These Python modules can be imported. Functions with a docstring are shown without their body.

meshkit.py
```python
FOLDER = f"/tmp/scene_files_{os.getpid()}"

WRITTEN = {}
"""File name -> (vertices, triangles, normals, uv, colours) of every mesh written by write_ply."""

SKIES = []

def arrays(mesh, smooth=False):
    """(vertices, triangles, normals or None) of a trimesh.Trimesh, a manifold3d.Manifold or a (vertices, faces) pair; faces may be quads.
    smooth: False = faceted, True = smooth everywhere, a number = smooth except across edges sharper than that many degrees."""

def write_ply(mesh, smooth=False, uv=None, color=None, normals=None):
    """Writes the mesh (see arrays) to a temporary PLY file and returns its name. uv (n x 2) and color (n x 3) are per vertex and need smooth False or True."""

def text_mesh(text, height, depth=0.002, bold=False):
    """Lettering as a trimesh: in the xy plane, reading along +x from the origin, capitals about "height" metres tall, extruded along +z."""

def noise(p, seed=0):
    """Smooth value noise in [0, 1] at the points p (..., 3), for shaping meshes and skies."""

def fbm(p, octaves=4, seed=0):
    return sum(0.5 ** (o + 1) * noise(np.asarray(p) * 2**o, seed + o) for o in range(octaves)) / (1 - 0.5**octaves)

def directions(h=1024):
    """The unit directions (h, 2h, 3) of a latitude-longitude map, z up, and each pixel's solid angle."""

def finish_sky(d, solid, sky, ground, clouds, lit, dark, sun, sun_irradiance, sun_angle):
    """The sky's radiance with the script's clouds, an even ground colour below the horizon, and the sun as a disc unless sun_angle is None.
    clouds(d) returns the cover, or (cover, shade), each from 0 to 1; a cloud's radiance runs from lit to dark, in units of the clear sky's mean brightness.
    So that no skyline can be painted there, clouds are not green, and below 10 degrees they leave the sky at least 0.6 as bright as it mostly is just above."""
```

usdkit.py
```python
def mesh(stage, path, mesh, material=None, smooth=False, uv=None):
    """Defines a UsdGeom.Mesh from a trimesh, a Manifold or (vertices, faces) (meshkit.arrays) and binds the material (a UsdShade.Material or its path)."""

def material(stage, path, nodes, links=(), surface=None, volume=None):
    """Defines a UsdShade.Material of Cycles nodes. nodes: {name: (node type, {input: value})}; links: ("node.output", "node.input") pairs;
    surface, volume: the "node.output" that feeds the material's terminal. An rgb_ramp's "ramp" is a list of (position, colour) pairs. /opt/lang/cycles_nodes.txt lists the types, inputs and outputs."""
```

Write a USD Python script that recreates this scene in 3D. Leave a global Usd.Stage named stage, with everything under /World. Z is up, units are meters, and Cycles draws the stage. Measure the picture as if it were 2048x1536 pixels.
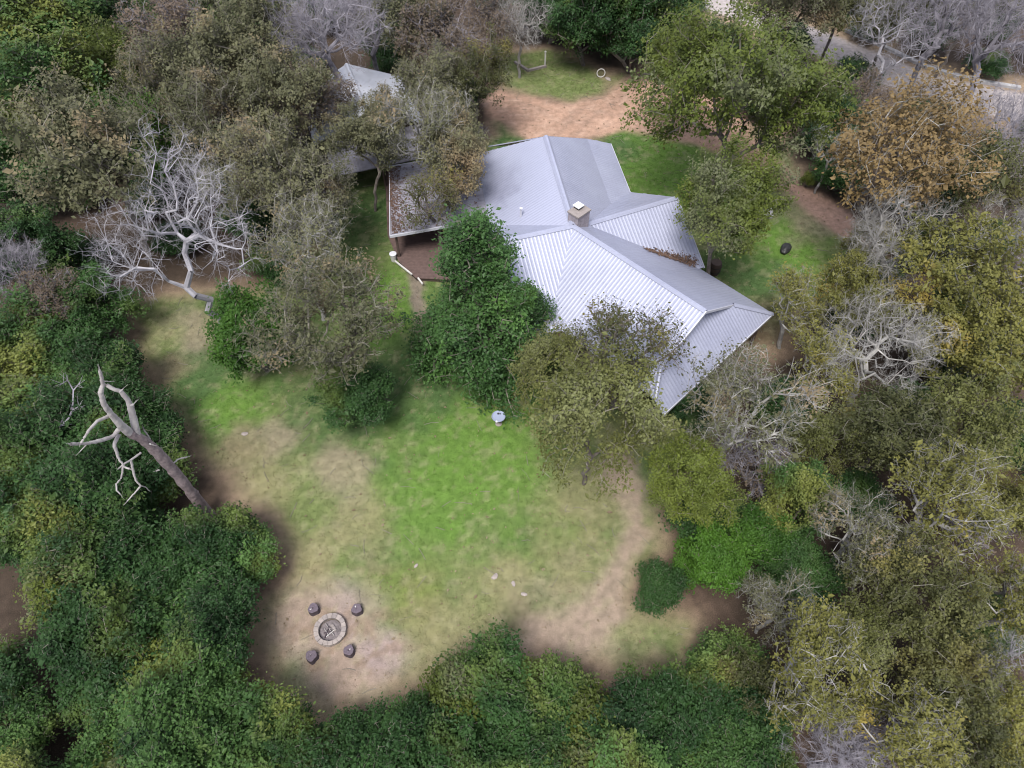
import math, random
import numpy as np, trimesh, usdkit, meshkit
import shapely
from shapely.geometry import Polygon, LineString, Point
from pxr import Usd, UsdGeom, UsdLux, UsdShade, Gf, Sdf, Vt

stage = Usd.Stage.CreateInMemory()
UsdGeom.SetStageUpAxis(stage, 'Z')
UsdGeom.SetStageMetersPerUnit(stage, 1.0)
UsdGeom.Xform.Define(stage, '/World')
UsdGeom.Scope.Define(stage, '/World/Looks')

# ------------------------------------------------------------------ camera, sky, sun
CAM_H, FOC, PITCH = 34.0, 1400.0, 53.0          # metres, pixels at 2048 wide, degrees below the horizon
cam = UsdGeom.Camera.Define(stage, '/World/camera')
cam.AddTranslateOp().Set(Gf.Vec3d(0, 0, CAM_H))
cam.AddRotateXOp().Set(90.0 - PITCH)
cam.CreateHorizontalApertureAttr(36.0)
cam.CreateFocalLengthAttr(36.0 * FOC / 2048.0)
cam.CreateClippingRangeAttr(Gf.Vec2f(0.5, 20000))
cam.CreateExposureAttr(1.8)

SUN_EL, SUN_AZ = math.radians(62), math.radians(200)    # towards the sun: azimuth = atan2(x, y)
sky_mat = usdkit.material(stage, '/World/Looks/sky_light', {
    'tc': ('texture_coordinate', {}),
    'sky': ('sky_texture', {'sky_type': 'single_scattering', 'sun_disc': False, 'sun_elevation': SUN_EL, 'sun_rotation': SUN_AZ,
                            'altitude': 100.0, 'air_density': 1.0, 'aerosol_density': 1.0, 'ozone_density': 1.0}),
    'map': ('mapping', {'scale': (1.0, 1.0, 2.2)}),
    'n': ('noise_texture', {'scale': 1.7, 'detail': 5.0, 'roughness': 0.55}),
    'r': ('rgb_ramp', {'ramp': [(0.22, (0, 0, 0)), (0.55, (1, 1, 1))]}),
    'bw': ('rgb_to_bw', {}),
    'm': ('mix', {'mix_type': 'mix', 'color2': (5.2, 5.45, 6.5)}),
    'bg': ('background_shader', {'strength': 0.062}),
}, [('tc.generated', 'map.vector'), ('map.vector', 'n.vector'), ('n.fac', 'r.fac'), ('r.color', 'bw.color'), ('bw.val', 'm.fac'),
    ('sky.color', 'm.color1'), ('m.color', 'bg.color')], surface='bg.background')
dome = UsdLux.DomeLight.Define(stage, '/World/sky')
UsdShade.MaterialBindingAPI.Apply(dome.GetPrim()).Bind(sky_mat)
dome.GetPrim().SetCustomDataByKey('kind', 'structure')
sun = UsdLux.DistantLight.Define(stage, '/World/sun')
sun.CreateIntensityAttr(0.4)
sun.CreateAngleAttr(22.0)
sun.CreateColorAttr(Gf.Vec3f(1.0, 0.97, 0.93))
sun.GetPrim().CreateAttribute('inputs:normalize', Sdf.ValueTypeNames.Bool).Set(True)
sun.AddRotateZOp().Set(-math.degrees(SUN_AZ) + 180.0)
sun.AddRotateXOp().Set(90.0 - math.degrees(SUN_EL))

# ------------------------------------------------------------------ helpers
_T = math.radians(PITCH)
_F = np.array([0, math.cos(_T), -math.sin(_T)])
_U = np.array([0, math.sin(_T), math.cos(_T)])


def at(u, v, z=0.0):
    """The place in the world at height z that the photograph shows at (u, v)."""
    d = _F + (u - 1024) / FOC * np.array([1.0, 0, 0]) - (v - 768) / FOC * _U
    return np.array([0, 0, CAM_H]) + (CAM_H - z) / -d[2] * d


used = {}


def numbered(path):
    if path not in used:
        used[path] = 0
        return path
    used[path] += 1
    return '%s_%03d' % (path, used[path])


def tag(p, label=None, cat=None, group=None, kind=None):
    p = p.GetPrim() if hasattr(p, 'GetPrim') else p
    for k, v in (('label', label), ('category', cat), ('group', group), ('kind', kind)):
        if v:
            p.SetCustomDataByKey(k, v)
    return p


def obj(name, mesh, mat, parent='/World', smooth=False, label=None, cat=None, group=None, kind=None, tint=None):
    parent = parent if isinstance(parent, str) else str(parent.GetPath())
    m = usdkit.mesh(stage, numbered(parent + '/' + name), mesh, mat, smooth=smooth)
    if tint is not None:
        UsdGeom.PrimvarsAPI(m).CreatePrimvar('tint', Sdf.ValueTypeNames.Color3fArray, 'vertex').Set(Vt.Vec3fArray.FromNumpy(np.asarray(tint, np.float32)))
    tag(m, label, cat, group, kind)
    return m


def thing(name, label, cat, loc=(0, 0, 0), rz=0.0, scale=None, group=None):
    x = UsdGeom.Xform.Define(stage, numbered('/World/' + name))
    x.AddTranslateOp().Set(Gf.Vec3d(*map(float, loc)))
    x.AddRotateZOp().Set(float(rz))
    if scale is not None:
        x.AddScaleOp().Set(Gf.Vec3f(*map(float, scale)))
    return tag(x, label, cat, group)


def cat_mesh(parts):
    return trimesh.util.concatenate(parts)


def box(cx, cy, cz, sx, sy, sz, rz=0.0):
    b = trimesh.creation.box((sx, sy, sz))
    if rz:
        b.apply_transform(trimesh.transformations.rotation_matrix(rz, (0, 0, 1)))
    b.apply_translation((cx, cy, cz))
    return b


def bar(a, b, r0, r1=None, sides=6):
    return trimesh.Trimesh(*tubes(np.array([a, b], float), np.array([-1, 0]), np.array([r0, r0 if r1 is None else r1]), lambda r: sides), process=False)


def beam(a, b, w, h):
    """A rectangular bar from a to b, w wide and h high, centred on the line."""
    a, b = np.asarray(a, float), np.asarray(b, float)
    t = (b - a) / np.linalg.norm(b - a)
    s = np.cross(t, [0, 0, 1.0])
    s = np.array([1.0, 0, 0]) if np.linalg.norm(s) < 1e-6 else s / np.linalg.norm(s)
    u = np.cross(s, t)
    v = [p + i * s * w / 2 + j * u * h / 2 for p in (a, b) for i, j in ((-1, -1), (1, -1), (1, 1), (-1, 1))]
    f = [[0, 1, 2], [0, 2, 3], [4, 6, 5], [4, 7, 6]]
    for k in range(4):
        m = (k + 1) % 4
        f += [[k, k + 4, m], [m, k + 4, m + 4]]
    return trimesh.Trimesh(v, f, process=False)


def tubes(pos, parent, rad, sides_of):
    """Every node joined to its parent by a tapered tube; open ended."""
    idx = np.nonzero(parent >= 0)[0]
    V, Fc, n = [], [], 0
    a, b = pos[parent[idx]], pos[idx]
    ra, rb = rad[parent[idx]], rad[idx]
    ra = np.minimum(ra, rb * 1.6)
    t = b - a
    L = np.linalg.norm(t, axis=1, keepdims=True)
    t = t / np.maximum(L, 1e-9)
    ref = np.where(np.abs(t[:, 2:]) < 0.9, [0, 0, 1.0], [1.0, 0, 0])
    e1 = np.cross(t, ref)
    e1 /= np.linalg.norm(e1, axis=1, keepdims=True) + 1e-12
    e2 = np.cross(t, e1)
    a = a - t * ra[:, None] * 0.35
    sd = np.array([sides_of(r) for r in rb])
    for k in np.unique(sd):
        s = sd == k
        m = s.sum()
        ang = np.arange(k) * 2 * np.pi / k
        c, si = np.cos(ang)[None, :, None], np.sin(ang)[None, :, None]
        off = c * e1[s][:, None] + si * e2[s][:, None]
        v = np.concatenate([a[s][:, None] + off * ra[s][:, None, None], b[s][:, None] + off * rb[s][:, None, None]], 1)
        V.append(v.reshape(-1, 3))
        q = np.arange(k)
        r = (q + 1) % k
        f = np.concatenate([np.stack([q, r, r + k], 1), np.stack([q, r + k, q + k], 1)])
        Fc.append((f[None] + (np.arange(m) * 2 * k)[:, None, None]).reshape(-1, 3) + n)
        n += 2 * k * m
    return np.concatenate(V), np.concatenate(Fc)


# ------------------------------------------------------------------ materials
def mat(name, color, rough=0.7, metallic=0.0, var=0.25, scale=3.0, spec=0.4, bump=0.0, bscale=20.0, color2=None):
    c = np.array(color)
    c2 = c * (1 - var) if color2 is None else np.array(color2)
    nodes = {'g': ('geometry', {}), 'n': ('noise_texture', {'scale': scale, 'detail': 4.0, 'roughness': 0.6}),
             'r': ('rgb_ramp', {'ramp': [(0.3, tuple(c2)), (0.7, tuple(c))]}),
             'p': ('principled_bsdf', {'roughness': rough, 'metallic': metallic, 'specular_ior_level': spec})}
    links = [('g.position', 'n.vector'), ('n.fac', 'r.fac'), ('r.color', 'p.base_color')]
    if bump:
        nodes['bn'] = ('noise_texture', {'scale': bscale, 'detail': 3.0})
        nodes['b'] = ('bump', {'strength': bump, 'distance': 0.03})
        links += [('g.position', 'bn.vector'), ('bn.fac', 'b.height'), ('b.normal', 'p.normal')]
    return usdkit.material(stage, '/World/Looks/' + name, nodes, links, surface='p.BSDF')


def leaf_mat(name, dark, mid, light, patch=None, patch_at=0.62, scale=0.55, trans=0.28, rough=0.5, spec=0.2):
    """Leaves: the tone varies leaf by leaf, clump by clump and tree by tree."""
    nodes = {
        'g': ('geometry', {}), 'o': ('object_info', {}),
        'n': ('noise_texture', {'scale': scale, 'detail': 2.0, 'roughness': 0.5}),
        'a': ('math', {'math_type': 'multiply', 'value2': 0.55}),
        'b': ('math', {'math_type': 'multiply', 'value2': 0.62}),
        'c': ('math', {'math_type': 'add'}),
        'd': ('math', {'math_type': 'multiply', 'value2': 0.22}),
        'e': ('math', {'math_type': 'add'}),
        'f': ('math', {'math_type': 'subtract', 'value2': 0.2}),
        'r': ('rgb_ramp', {'ramp': [(0.1, dark), (0.5, mid), (0.95, light)]}),
        'p': ('principled_bsdf', {'roughness': rough, 'specular_ior_level': spec}),
        't': ('translucent_bsdf', {}),
        'm': ('mix_closure', {'fac': trans}),
    }
    links = [('g.position', 'n.vector'), ('g.random_per_island', 'a.value1'), ('n.fac', 'b.value1'), ('a.value', 'c.value1'), ('b.value', 'c.value2'),
             ('o.random', 'd.value1'), ('c.value', 'e.value1'), ('d.value', 'e.value2'), ('e.value', 'f.value1'), ('f.value', 'r.fac')]
    col = 'r.color'
    if patch is not None:
        nodes['pn'] = ('noise_texture', {'scale': scale * 0.55, 'detail': 1.0})
        nodes['pm'] = ('mapping', {'location': (31.0, 17.0, 5.0)})
        nodes['pr'] = ('rgb_ramp', {'ramp': [(patch_at - 0.09, (0, 0, 0)), (patch_at + 0.09, (1, 1, 1))]})
        nodes['pb'] = ('rgb_to_bw', {})
        nodes['px'] = ('mix', {'mix_type': 'mix', 'color2': patch})
        links += [('g.position', 'pm.vector'), ('pm.vector', 'pn.vector'), ('pn.fac', 'pr.fac'), ('pr.color', 'pb.color'), ('pb.val', 'px.fac'), ('r.color', 'px.color1')]
        col = 'px.color'
    links += [(col, 'p.base_color'), (col, 't.color'), ('p.BSDF', 'm.closure1'), ('t.BSDF', 'm.closure2')]
    return usdkit.material(stage, '/World/Looks/' + name, nodes, links, surface='m.closure')


def ground_mat(name, amount=0.45, bump=0.5, fine=30.0, rough=0.95):
    nodes = {'t': ('attribute', {'attribute': 'tint'}), 'g': ('geometry', {}),
             'n1': ('noise_texture', {'scale': fine, 'detail': 3.0, 'roughness': 0.65}),
             'n2': ('noise_texture', {'scale': 2.3, 'detail': 5.0, 'roughness': 0.6}),
             'r1': ('rgb_ramp', {'ramp': [(0.28, (1 - amount,) * 3), (0.72, (1 + amount,) * 3)]}),
             'r2': ('rgb_ramp', {'ramp': [(0.3, (0.74, 0.76, 0.72)), (0.7, (1.2, 1.2, 1.16))]}),
             'm1': ('mix', {'mix_type': 'multiply', 'fac': 1.0}), 'm2': ('mix', {'mix_type': 'multiply', 'fac': 1.0}),
             'b': ('bump', {'strength': bump, 'distance': 0.05}),
             'p': ('principled_bsdf', {'roughness': rough, 'specular_ior_level': 0.15})}
    links = [('g.position', 'n1.vector'), ('g.position', 'n2.vector'), ('n1.fac', 'r1.fac'), ('n2.fac', 'r2.fac'), ('t.color', 'm1.color1'), ('r1.color', 'm1.color2'),
             ('m1.color', 'm2.color1'), ('r2.color', 'm2.color2'), ('m2.color', 'p.base_color'), ('n1.fac', 'b.height'), ('b.normal', 'p.normal')]
    return usdkit.material(stage, '/World/Looks/' + name, nodes, links, surface='p.BSDF')


M_ground = ground_mat('earth', 0.55, 0.6, 22.0)
M_lawn = ground_mat('turf', 0.35, 0.5, 26.0)
M_drive = ground_mat('crushed_granite', 0.22, 0.35, 30.0)
M_road = ground_mat('worn_tarmac', 0.15, 0.2, 40.0)

M_roof = usdkit.material(stage, '/World/Looks/galvanised_roof', {
    'g': ('geometry', {}), 'n': ('noise_texture', {'scale': 0.45, 'detail': 5.0, 'roughness': 0.62}),
    'r': ('rgb_ramp', {'ramp': [(0.3, (0.262, 0.272, 0.352)), (0.5, (0.292, 0.302, 0.385)), (0.7, (0.31, 0.322, 0.405))]}),  # blue cast of the reflected sky is put into the base colour
    'n2': ('noise_texture', {'scale': 9.0, 'detail': 4.0, 'roughness': 0.7}),
    'r2': ('rgb_ramp', {'ramp': [(0.3, (0.86, 0.86, 0.86)), (0.6, (1.0, 1.0, 1.0))]}),
    'm': ('mix', {'mix_type': 'multiply', 'fac': 1.0}),
    'p': ('principled_bsdf', {'roughness': 0.42, 'metallic': 0.12, 'specular_ior_level': 0.45})},
    [('g.position', 'n.vector'), ('n.fac', 'r.fac'), ('g.position', 'n2.vector'), ('n2.fac', 'r2.fac'), ('r.color', 'm.color1'), ('r2.color', 'm.color2'), ('m.color', 'p.base_color')], surface='p.BSDF')
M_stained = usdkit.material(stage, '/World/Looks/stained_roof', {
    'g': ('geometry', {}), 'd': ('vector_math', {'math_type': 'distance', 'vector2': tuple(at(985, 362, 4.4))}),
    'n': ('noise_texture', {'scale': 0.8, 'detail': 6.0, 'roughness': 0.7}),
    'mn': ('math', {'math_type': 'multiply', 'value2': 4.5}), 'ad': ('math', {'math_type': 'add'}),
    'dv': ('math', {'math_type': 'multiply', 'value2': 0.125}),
    'r': ('rgb_ramp', {'ramp': [(0.0, (0.12, 0.12, 0.165)), (0.36, (0.20, 0.205, 0.27)), (0.56, (0.28, 0.29, 0.37)), (1.0, (0.315, 0.325, 0.41))]}),  # dark stain on metal whose blue cast is painted sky reflection
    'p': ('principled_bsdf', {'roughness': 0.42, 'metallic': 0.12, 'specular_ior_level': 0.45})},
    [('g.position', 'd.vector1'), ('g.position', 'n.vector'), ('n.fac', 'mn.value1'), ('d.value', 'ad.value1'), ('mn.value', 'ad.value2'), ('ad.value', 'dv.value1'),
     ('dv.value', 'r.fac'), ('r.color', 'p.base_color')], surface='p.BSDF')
M_porch_roof = mat('weathered_porch_roof', (0.27, 0.265, 0.31), 0.6, 0.1, color2=(0.16, 0.15, 0.175), scale=1.2)
M_trim = mat('white_trim', (0.46, 0.46, 0.5), 0.5, 0.0, 0.1)
M_cap = mat('pale_cap', (0.56, 0.56, 0.58), 0.5, 0.0, 0.05)
M_wall = mat('brown_siding', (0.13, 0.085, 0.065), 0.8, 0.0, 0.35, 2.0)
M_stone = mat('pale_stone', (0.31, 0.265, 0.24), 0.85, 0.0, 0.3, 4.0, bump=0.4)
M_stone2 = mat('grey_stone', (0.26, 0.225, 0.21), 0.85, 0.0, 0.3, 4.0, bump=0.4)
M_brick = mat('chimney_brick', (0.33, 0.29, 0.31), 0.85, 0.0, 0.45, 6.0, bump=0.3)
M_deck = mat('deck_boards', (0.12, 0.078, 0.068), 0.8, 0.0, 0.35, 5.0)
M_post = mat('dark_timber', (0.08, 0.055, 0.045), 0.8, 0.0, 0.3, 5.0)
M_bark = mat('grey_brown_bark', (0.17, 0.145, 0.125), 0.9, 0.0, color2=(0.075, 0.062, 0.055), scale=4.0, bump=0.6, bscale=14.0)
M_twig = mat('olive_grey_twigs', (0.2, 0.18, 0.145), 0.9, 0.0, 0.35, 2.0)
M_pale = mat('lichen_pale_bark', (0.36, 0.345, 0.32), 0.9, 0.0, color2=(0.15, 0.14, 0.13), scale=1.5)
M_gtwig = mat('grey_olive_twigs', (0.235, 0.215, 0.175), 0.9, 0.0, color2=(0.13, 0.118, 0.1), scale=1.5)
M_lav = mat('lavender_grey_bark', (0.29, 0.27, 0.295), 0.9, 0.0, color2=(0.115, 0.105, 0.12), scale=1.5)
M_silver = mat('silver_grey_bark', (0.37, 0.355, 0.375), 0.9, 0.0, color2=(0.17, 0.16, 0.17), scale=1.3)
M_dead = mat('weathered_dead_wood', (0.36, 0.335, 0.315), 0.9, 0.0, color2=(0.21, 0.185, 0.18), scale=1.6, bump=0.6, bscale=9.0)
M_dead_trunk = mat('flaking_dead_bark', (0.22, 0.175, 0.17), 0.95, 0.0, color2=(0.11, 0.082, 0.085), scale=7.0, bump=1.0, bscale=18.0)
M_ash = mat('ash_and_char', (0.2, 0.17, 0.17), 0.95, 0.0, color2=(0.07, 0.06, 0.06), scale=5.0, bump=0.6)
M_stump = mat('stump_bark', (0.075, 0.056, 0.066), 0.9, 0.0, 0.5, 9.0, bump=0.5)
M_stumptop = mat('stump_top', (0.125, 0.098, 0.118), 0.85, 0.0, 0.45, 14.0)
M_white = mat('white_paint', (0.52, 0.5, 0.47), 0.6, 0.0, 0.15)
M_basin = mat('pale_blue_basin', (0.27, 0.3, 0.4), 0.45, 0.0, 0.08)
M_black = mat('black_plastic', (0.02, 0.02, 0.02), 0.5, 0.0, 0.2)
M_leafpile = mat('brown_dry_leaves', (0.12, 0.072, 0.052), 0.9, 0.0, 0.5, 12.0)
M_concrete = mat('concrete', (0.34, 0.33, 0.33), 0.9, 0.0, 0.25, 2.0)

L_ever = leaf_mat('dark_evergreen_leaves', (0.016, 0.042, 0.012), (0.050, 0.11, 0.027), (0.17, 0.27, 0.085), patch=(0.10, 0.14, 0.032), patch_at=0.64)
L_mid = leaf_mat('mid_green_leaves', (0.034, 0.074, 0.02), (0.088, 0.168, 0.042), (0.2, 0.29, 0.09), patch=(0.15, 0.17, 0.04), patch_at=0.58)
L_vivid = leaf_mat('vivid_green_leaves', (0.03, 0.075, 0.010), (0.075, 0.165, 0.018), (0.15, 0.255, 0.035))
L_olive = leaf_mat('faded_olive_leaves', (0.075, 0.078, 0.04), (0.165, 0.16, 0.083), (0.30, 0.285, 0.155), patch=(0.22, 0.165, 0.095), patch_at=0.64)
L_yellow = leaf_mat('yellow_olive_leaves', (0.1, 0.1, 0.026), (0.23, 0.22, 0.056), (0.43, 0.4, 0.135), patch=(0.34, 0.25, 0.06), patch_at=0.72)
L_mustard = leaf_mat('mustard_olive_leaves', (0.082, 0.09, 0.026), (0.175, 0.18, 0.052), (0.32, 0.31, 0.12), patch=(0.15, 0.16, 0.06), patch_at=0.58)
L_orange = leaf_mat('orange_brown_leaves', (0.14, 0.098, 0.045), (0.27, 0.185, 0.075), (0.38, 0.27, 0.125))
L_oak = leaf_mat('oak_green_leaves', (0.058, 0.078, 0.014), (0.15, 0.182, 0.032), (0.29, 0.31, 0.085), patch=(0.13, 0.14, 0.075), patch_at=0.62)
L_dark_olive = leaf_mat('dark_olive_leaves', (0.05, 0.055, 0.02), (0.118, 0.12, 0.04), (0.22, 0.21, 0.08), patch=(0.17, 0.15, 0.045), patch_at=0.66)
L_cedar = leaf_mat('cedar_sprays', (0.024, 0.058, 0.016), (0.06, 0.128, 0.03), (0.135, 0.235, 0.055), patch=(0.075, 0.155, 0.03), patch_at=0.68, trans=0.15)
L_brown = leaf_mat('dull_brown_leaves', (0.1, 0.078, 0.056), (0.175, 0.13, 0.095), (0.27, 0.2, 0.14))

# ------------------------------------------------------------------ ground, lawn, driveway, road
R0 = np.random.default_rng(7)


def poly(pts, z=0.0):
    return Polygon([tuple(at(u, v, z)[:2]) for u, v in pts]).buffer(0)


lawn_poly = poly([(250, 600), (300, 760), (420, 930), (560, 1070), (575, 1130), (520, 1190), (505, 1290), (570, 1420), (700, 1420), (830, 1380), (960, 1300), (1060, 1320),
                  (1230, 1350), (1370, 1330), (1390, 1240), (1270, 1190), (1330, 1060), (1340, 960), (1420, 880), (1460, 760), (1640, 620), (1760, 520), (1640, 400), (1540, 250), (1400, 270), (1250, 250), (1190, 275),
                  (1120, 330), (1000, 330), (1080, 290), (1000, 240), (960, 300), (760, 290), (660, 350), (640, 460), (600, 560), (420, 580)])
upper_lawn_poly = poly([(985, 150), (1000, 110), (1060, 95), (1130, 105), (1215, 150), (1250, 150), (1215, 190), (1150, 205), (1070, 195), (1000, 175)])
drive_poly = poly([(960, 200), (1000, 178), (1070, 198), (1150, 208), (1210, 190), (1255, 150), (1290, 120), (1380, 110), (1470, 190), (1530, 300), (1600, 352), (1700, 432), (1740, 490), (1705, 490), (1640, 440), (1540, 368),
                   (1470, 320), (1400, 290), (1330, 275), (1240, 262), (1190, 275), (1160, 300), (1070, 300), (1040, 260), (985, 230)])
road_poly = poly([(1180, -60), (1360, 0), (1480, 40), (1600, 95), (1690, 135), (1830, 195), (2010, 235), (2200, 265), (2200, 205), (2030, 188), (1850, 150), (1735, 100), (1635, 62), (1510, 15), (1380, -40)])
road_poly = road_poly.buffer(0.3)
firepit_c = at(662, 1262, 0.0)


def sdf(P, x, y):
    pts = shapely.points(x, y)
    d = shapely.distance(shapely.boundary(P), pts)
    return np.where(shapely.contains_xy(P, x, y), -d, d)


def fb(x, y, s, o=4, seed=0):
    return meshkit.fbm(np.stack([x * s, y * s, np.zeros_like(x)], -1), o, seed) - 0.5


def sm(t, a, b):
    t = np.clip((t - a) / (b - a), 0, 1)
    return t * t * (3 - 2 * t)


def blob(x, y, u, v, r, rough=0.5, seed=0, sx=1.0):
    """1 inside a soft ragged patch round the place seen at (u, v)."""
    c = at(u, v)
    d = np.hypot((x - c[0]) / sx, y - c[1]) / r + rough * 1.5 * fb(x, y, 0.7, 6, seed)
    return 1 - sm(d, 0.2, 1.35)


def over(c, k, col):
    return c * (1 - k[:, None]) + np.asarray(col) * k[:, None]


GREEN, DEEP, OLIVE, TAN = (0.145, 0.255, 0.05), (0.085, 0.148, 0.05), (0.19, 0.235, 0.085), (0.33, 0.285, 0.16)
DIRT, PINK, BROWN, LITTER = (0.40, 0.30, 0.24), (0.41, 0.315, 0.295), (0.31, 0.22, 0.16), (0.07, 0.05, 0.038)


def tint(x, y):
    """The colour of the ground, with a lit glow painted into the mid-lawn green: leaf litter in the wood, grass in patches, bare soil, granite gravel, tarmac."""
    n = len(x)
    c = np.tile(LITTER, (n, 1)) * (1 + 1.1 * fb(x, y, 0.35, 4, 3))[:, None]
    c = over(c, sm(fb(x, y, 0.22, 3, 9), 0.02, 0.2) * 0.6, (0.14, 0.095, 0.075))
    near = np.minimum(sdf(lawn_poly, x, y), sdf(upper_lawn_poly, x, y)) + 1.6 * fb(x, y, 0.6, 4, 1)
    c = over(c, 1 - sm(near, -0.2, 1.6), BROWN)
    k = 1 - sm(near, -1.3, 0.5)
    g = np.tile(OLIVE, (n, 1))
    g = over(g, sm(fb(x, y, 0.5, 6, 21), -0.1, 0.25) * 0.45, TAN)
    g = over(g, sm(fb(x, y, 0.55, 6, 22), -0.1, 0.22) * 0.55, DEEP)
    for u, v, r, col, s in ((905, 925, 6.4, GREEN, 31), (980, 890, 3.6, GREEN, 32), (860, 1010, 2.2, GREEN, 46), (780, 600, 3.4, GREEN, 33), (760, 660, 2.2, GREEN, 47), (440, 780, 4.2, DEEP, 34), (470, 820, 2.4, GREEN, 48), (400, 720, 2.2, DEEP, 50), (560, 1010, 2.2, OLIVE, 101), (720, 820, 4.0, DEEP, 35), (850, 750, 4.0, DEEP, 36),  # first green patches: greener grass plus the lawn centre's lit glow, put into colour
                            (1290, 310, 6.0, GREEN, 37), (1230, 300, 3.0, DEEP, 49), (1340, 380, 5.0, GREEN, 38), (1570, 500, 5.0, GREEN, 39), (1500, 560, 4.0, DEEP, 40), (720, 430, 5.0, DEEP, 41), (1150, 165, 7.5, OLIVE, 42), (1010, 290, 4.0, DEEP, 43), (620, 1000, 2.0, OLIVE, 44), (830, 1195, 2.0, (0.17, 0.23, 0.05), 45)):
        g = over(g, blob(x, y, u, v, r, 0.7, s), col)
    for u, v, r, col, s in ((690, 940, 1.7, DIRT, 51), (470, 890, 1.3, BROWN, 52), (540, 960, 1.8, TAN, 53), (500, 930, 1.2, TAN, 60), (345, 740, 1.2, BROWN, 62), (620, 1120, 1.6, TAN, 54), (720, 1040, 1.6, TAN, 55), (1180, 990, 2.0, TAN, 56), (1010, 1170, 1.4, TAN, 57), (880, 1270, 2.2, TAN, 58), (560, 870, 1.2, DIRT, 63),
                            (1150, 1250, 2.3, DIRT, 59), (1060, 1290, 1.4, BROWN, 64), (1130, 1110, 1.6, TAN, 65), (1640, 430, 3.0, DIRT, 66), (1500, 700, 3.6, (0.15, 0.085, 0.07), 67), (1560, 700, 3.0, (0.15, 0.085, 0.07), 68), (395, 660, 1.6, DIRT, 69)):
        g = over(g, blob(x, y, u, v, r * 1.25, 1.0, s) * 0.6, col)
    path = LineString([tuple(at(u, v)[:2]) for u, v in ((1235, 930), (1270, 1000), (1275, 1070), (1235, 1140), (1215, 1210), (1150, 1270), (1060, 1300))])
    d = shapely.distance(path, shapely.points(x, y)) + 2.0 * fb(x, y, 0.7, 4, 71)
    g = over(g, (1 - sm(d, 0.35, 1.5)) * 0.9, DIRT)
    wpath = LineString([tuple(at(u, v)[:2]) for u, v in ((830, 545), (835, 600), (845, 650), (865, 700))])
    d = shapely.distance(wpath, shapely.points(x, y)) + 1.0 * fb(x, y, 0.9, 4, 72)
    g = over(g, (1 - sm(d, 0.25, 0.75)) * 0.9, (0.27, 0.21, 0.18))
    for u, v, r, s, sx in ((660, 1265, 2.6, 81, 1.15), (690, 1350, 2.1, 82, 1.3), (770, 1310, 1.2, 83, 1.2), (600, 1240, 1.9, 84, 1.0)):
        g = over(g, blob(x, y, u, v, r, 0.55, s, sx), PINK if s in (81, 83) else DIRT)
    g = over(g, sm(fb(x, y, 1.3, 4, 85), 0.05, 0.2) * blob(x, y, 670, 1300, 4.5, 0.4, 86) * 0.7, BROWN)
    g = over(g, sm(fb(x, y, 2.2, 4, 90), 0.02, 0.25) * 0.35, (0.4, 0.36, 0.22))
    c = c * (1 - k[:, None]) + g * k[:, None]
    dd = sdf(drive_poly, x, y) + 1.2 * fb(x, y, 0.5, 5, 91)
    gr = np.tile((0.53, 0.335, 0.25), (n, 1)) * (1 + 0.5 * fb(x, y, 0.6, 4, 92))[:, None]
    gr = over(gr, sm(fb(x, y, 0.3, 4, 93), 0.0, 0.2) * 0.6, (0.43, 0.27, 0.2))
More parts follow.
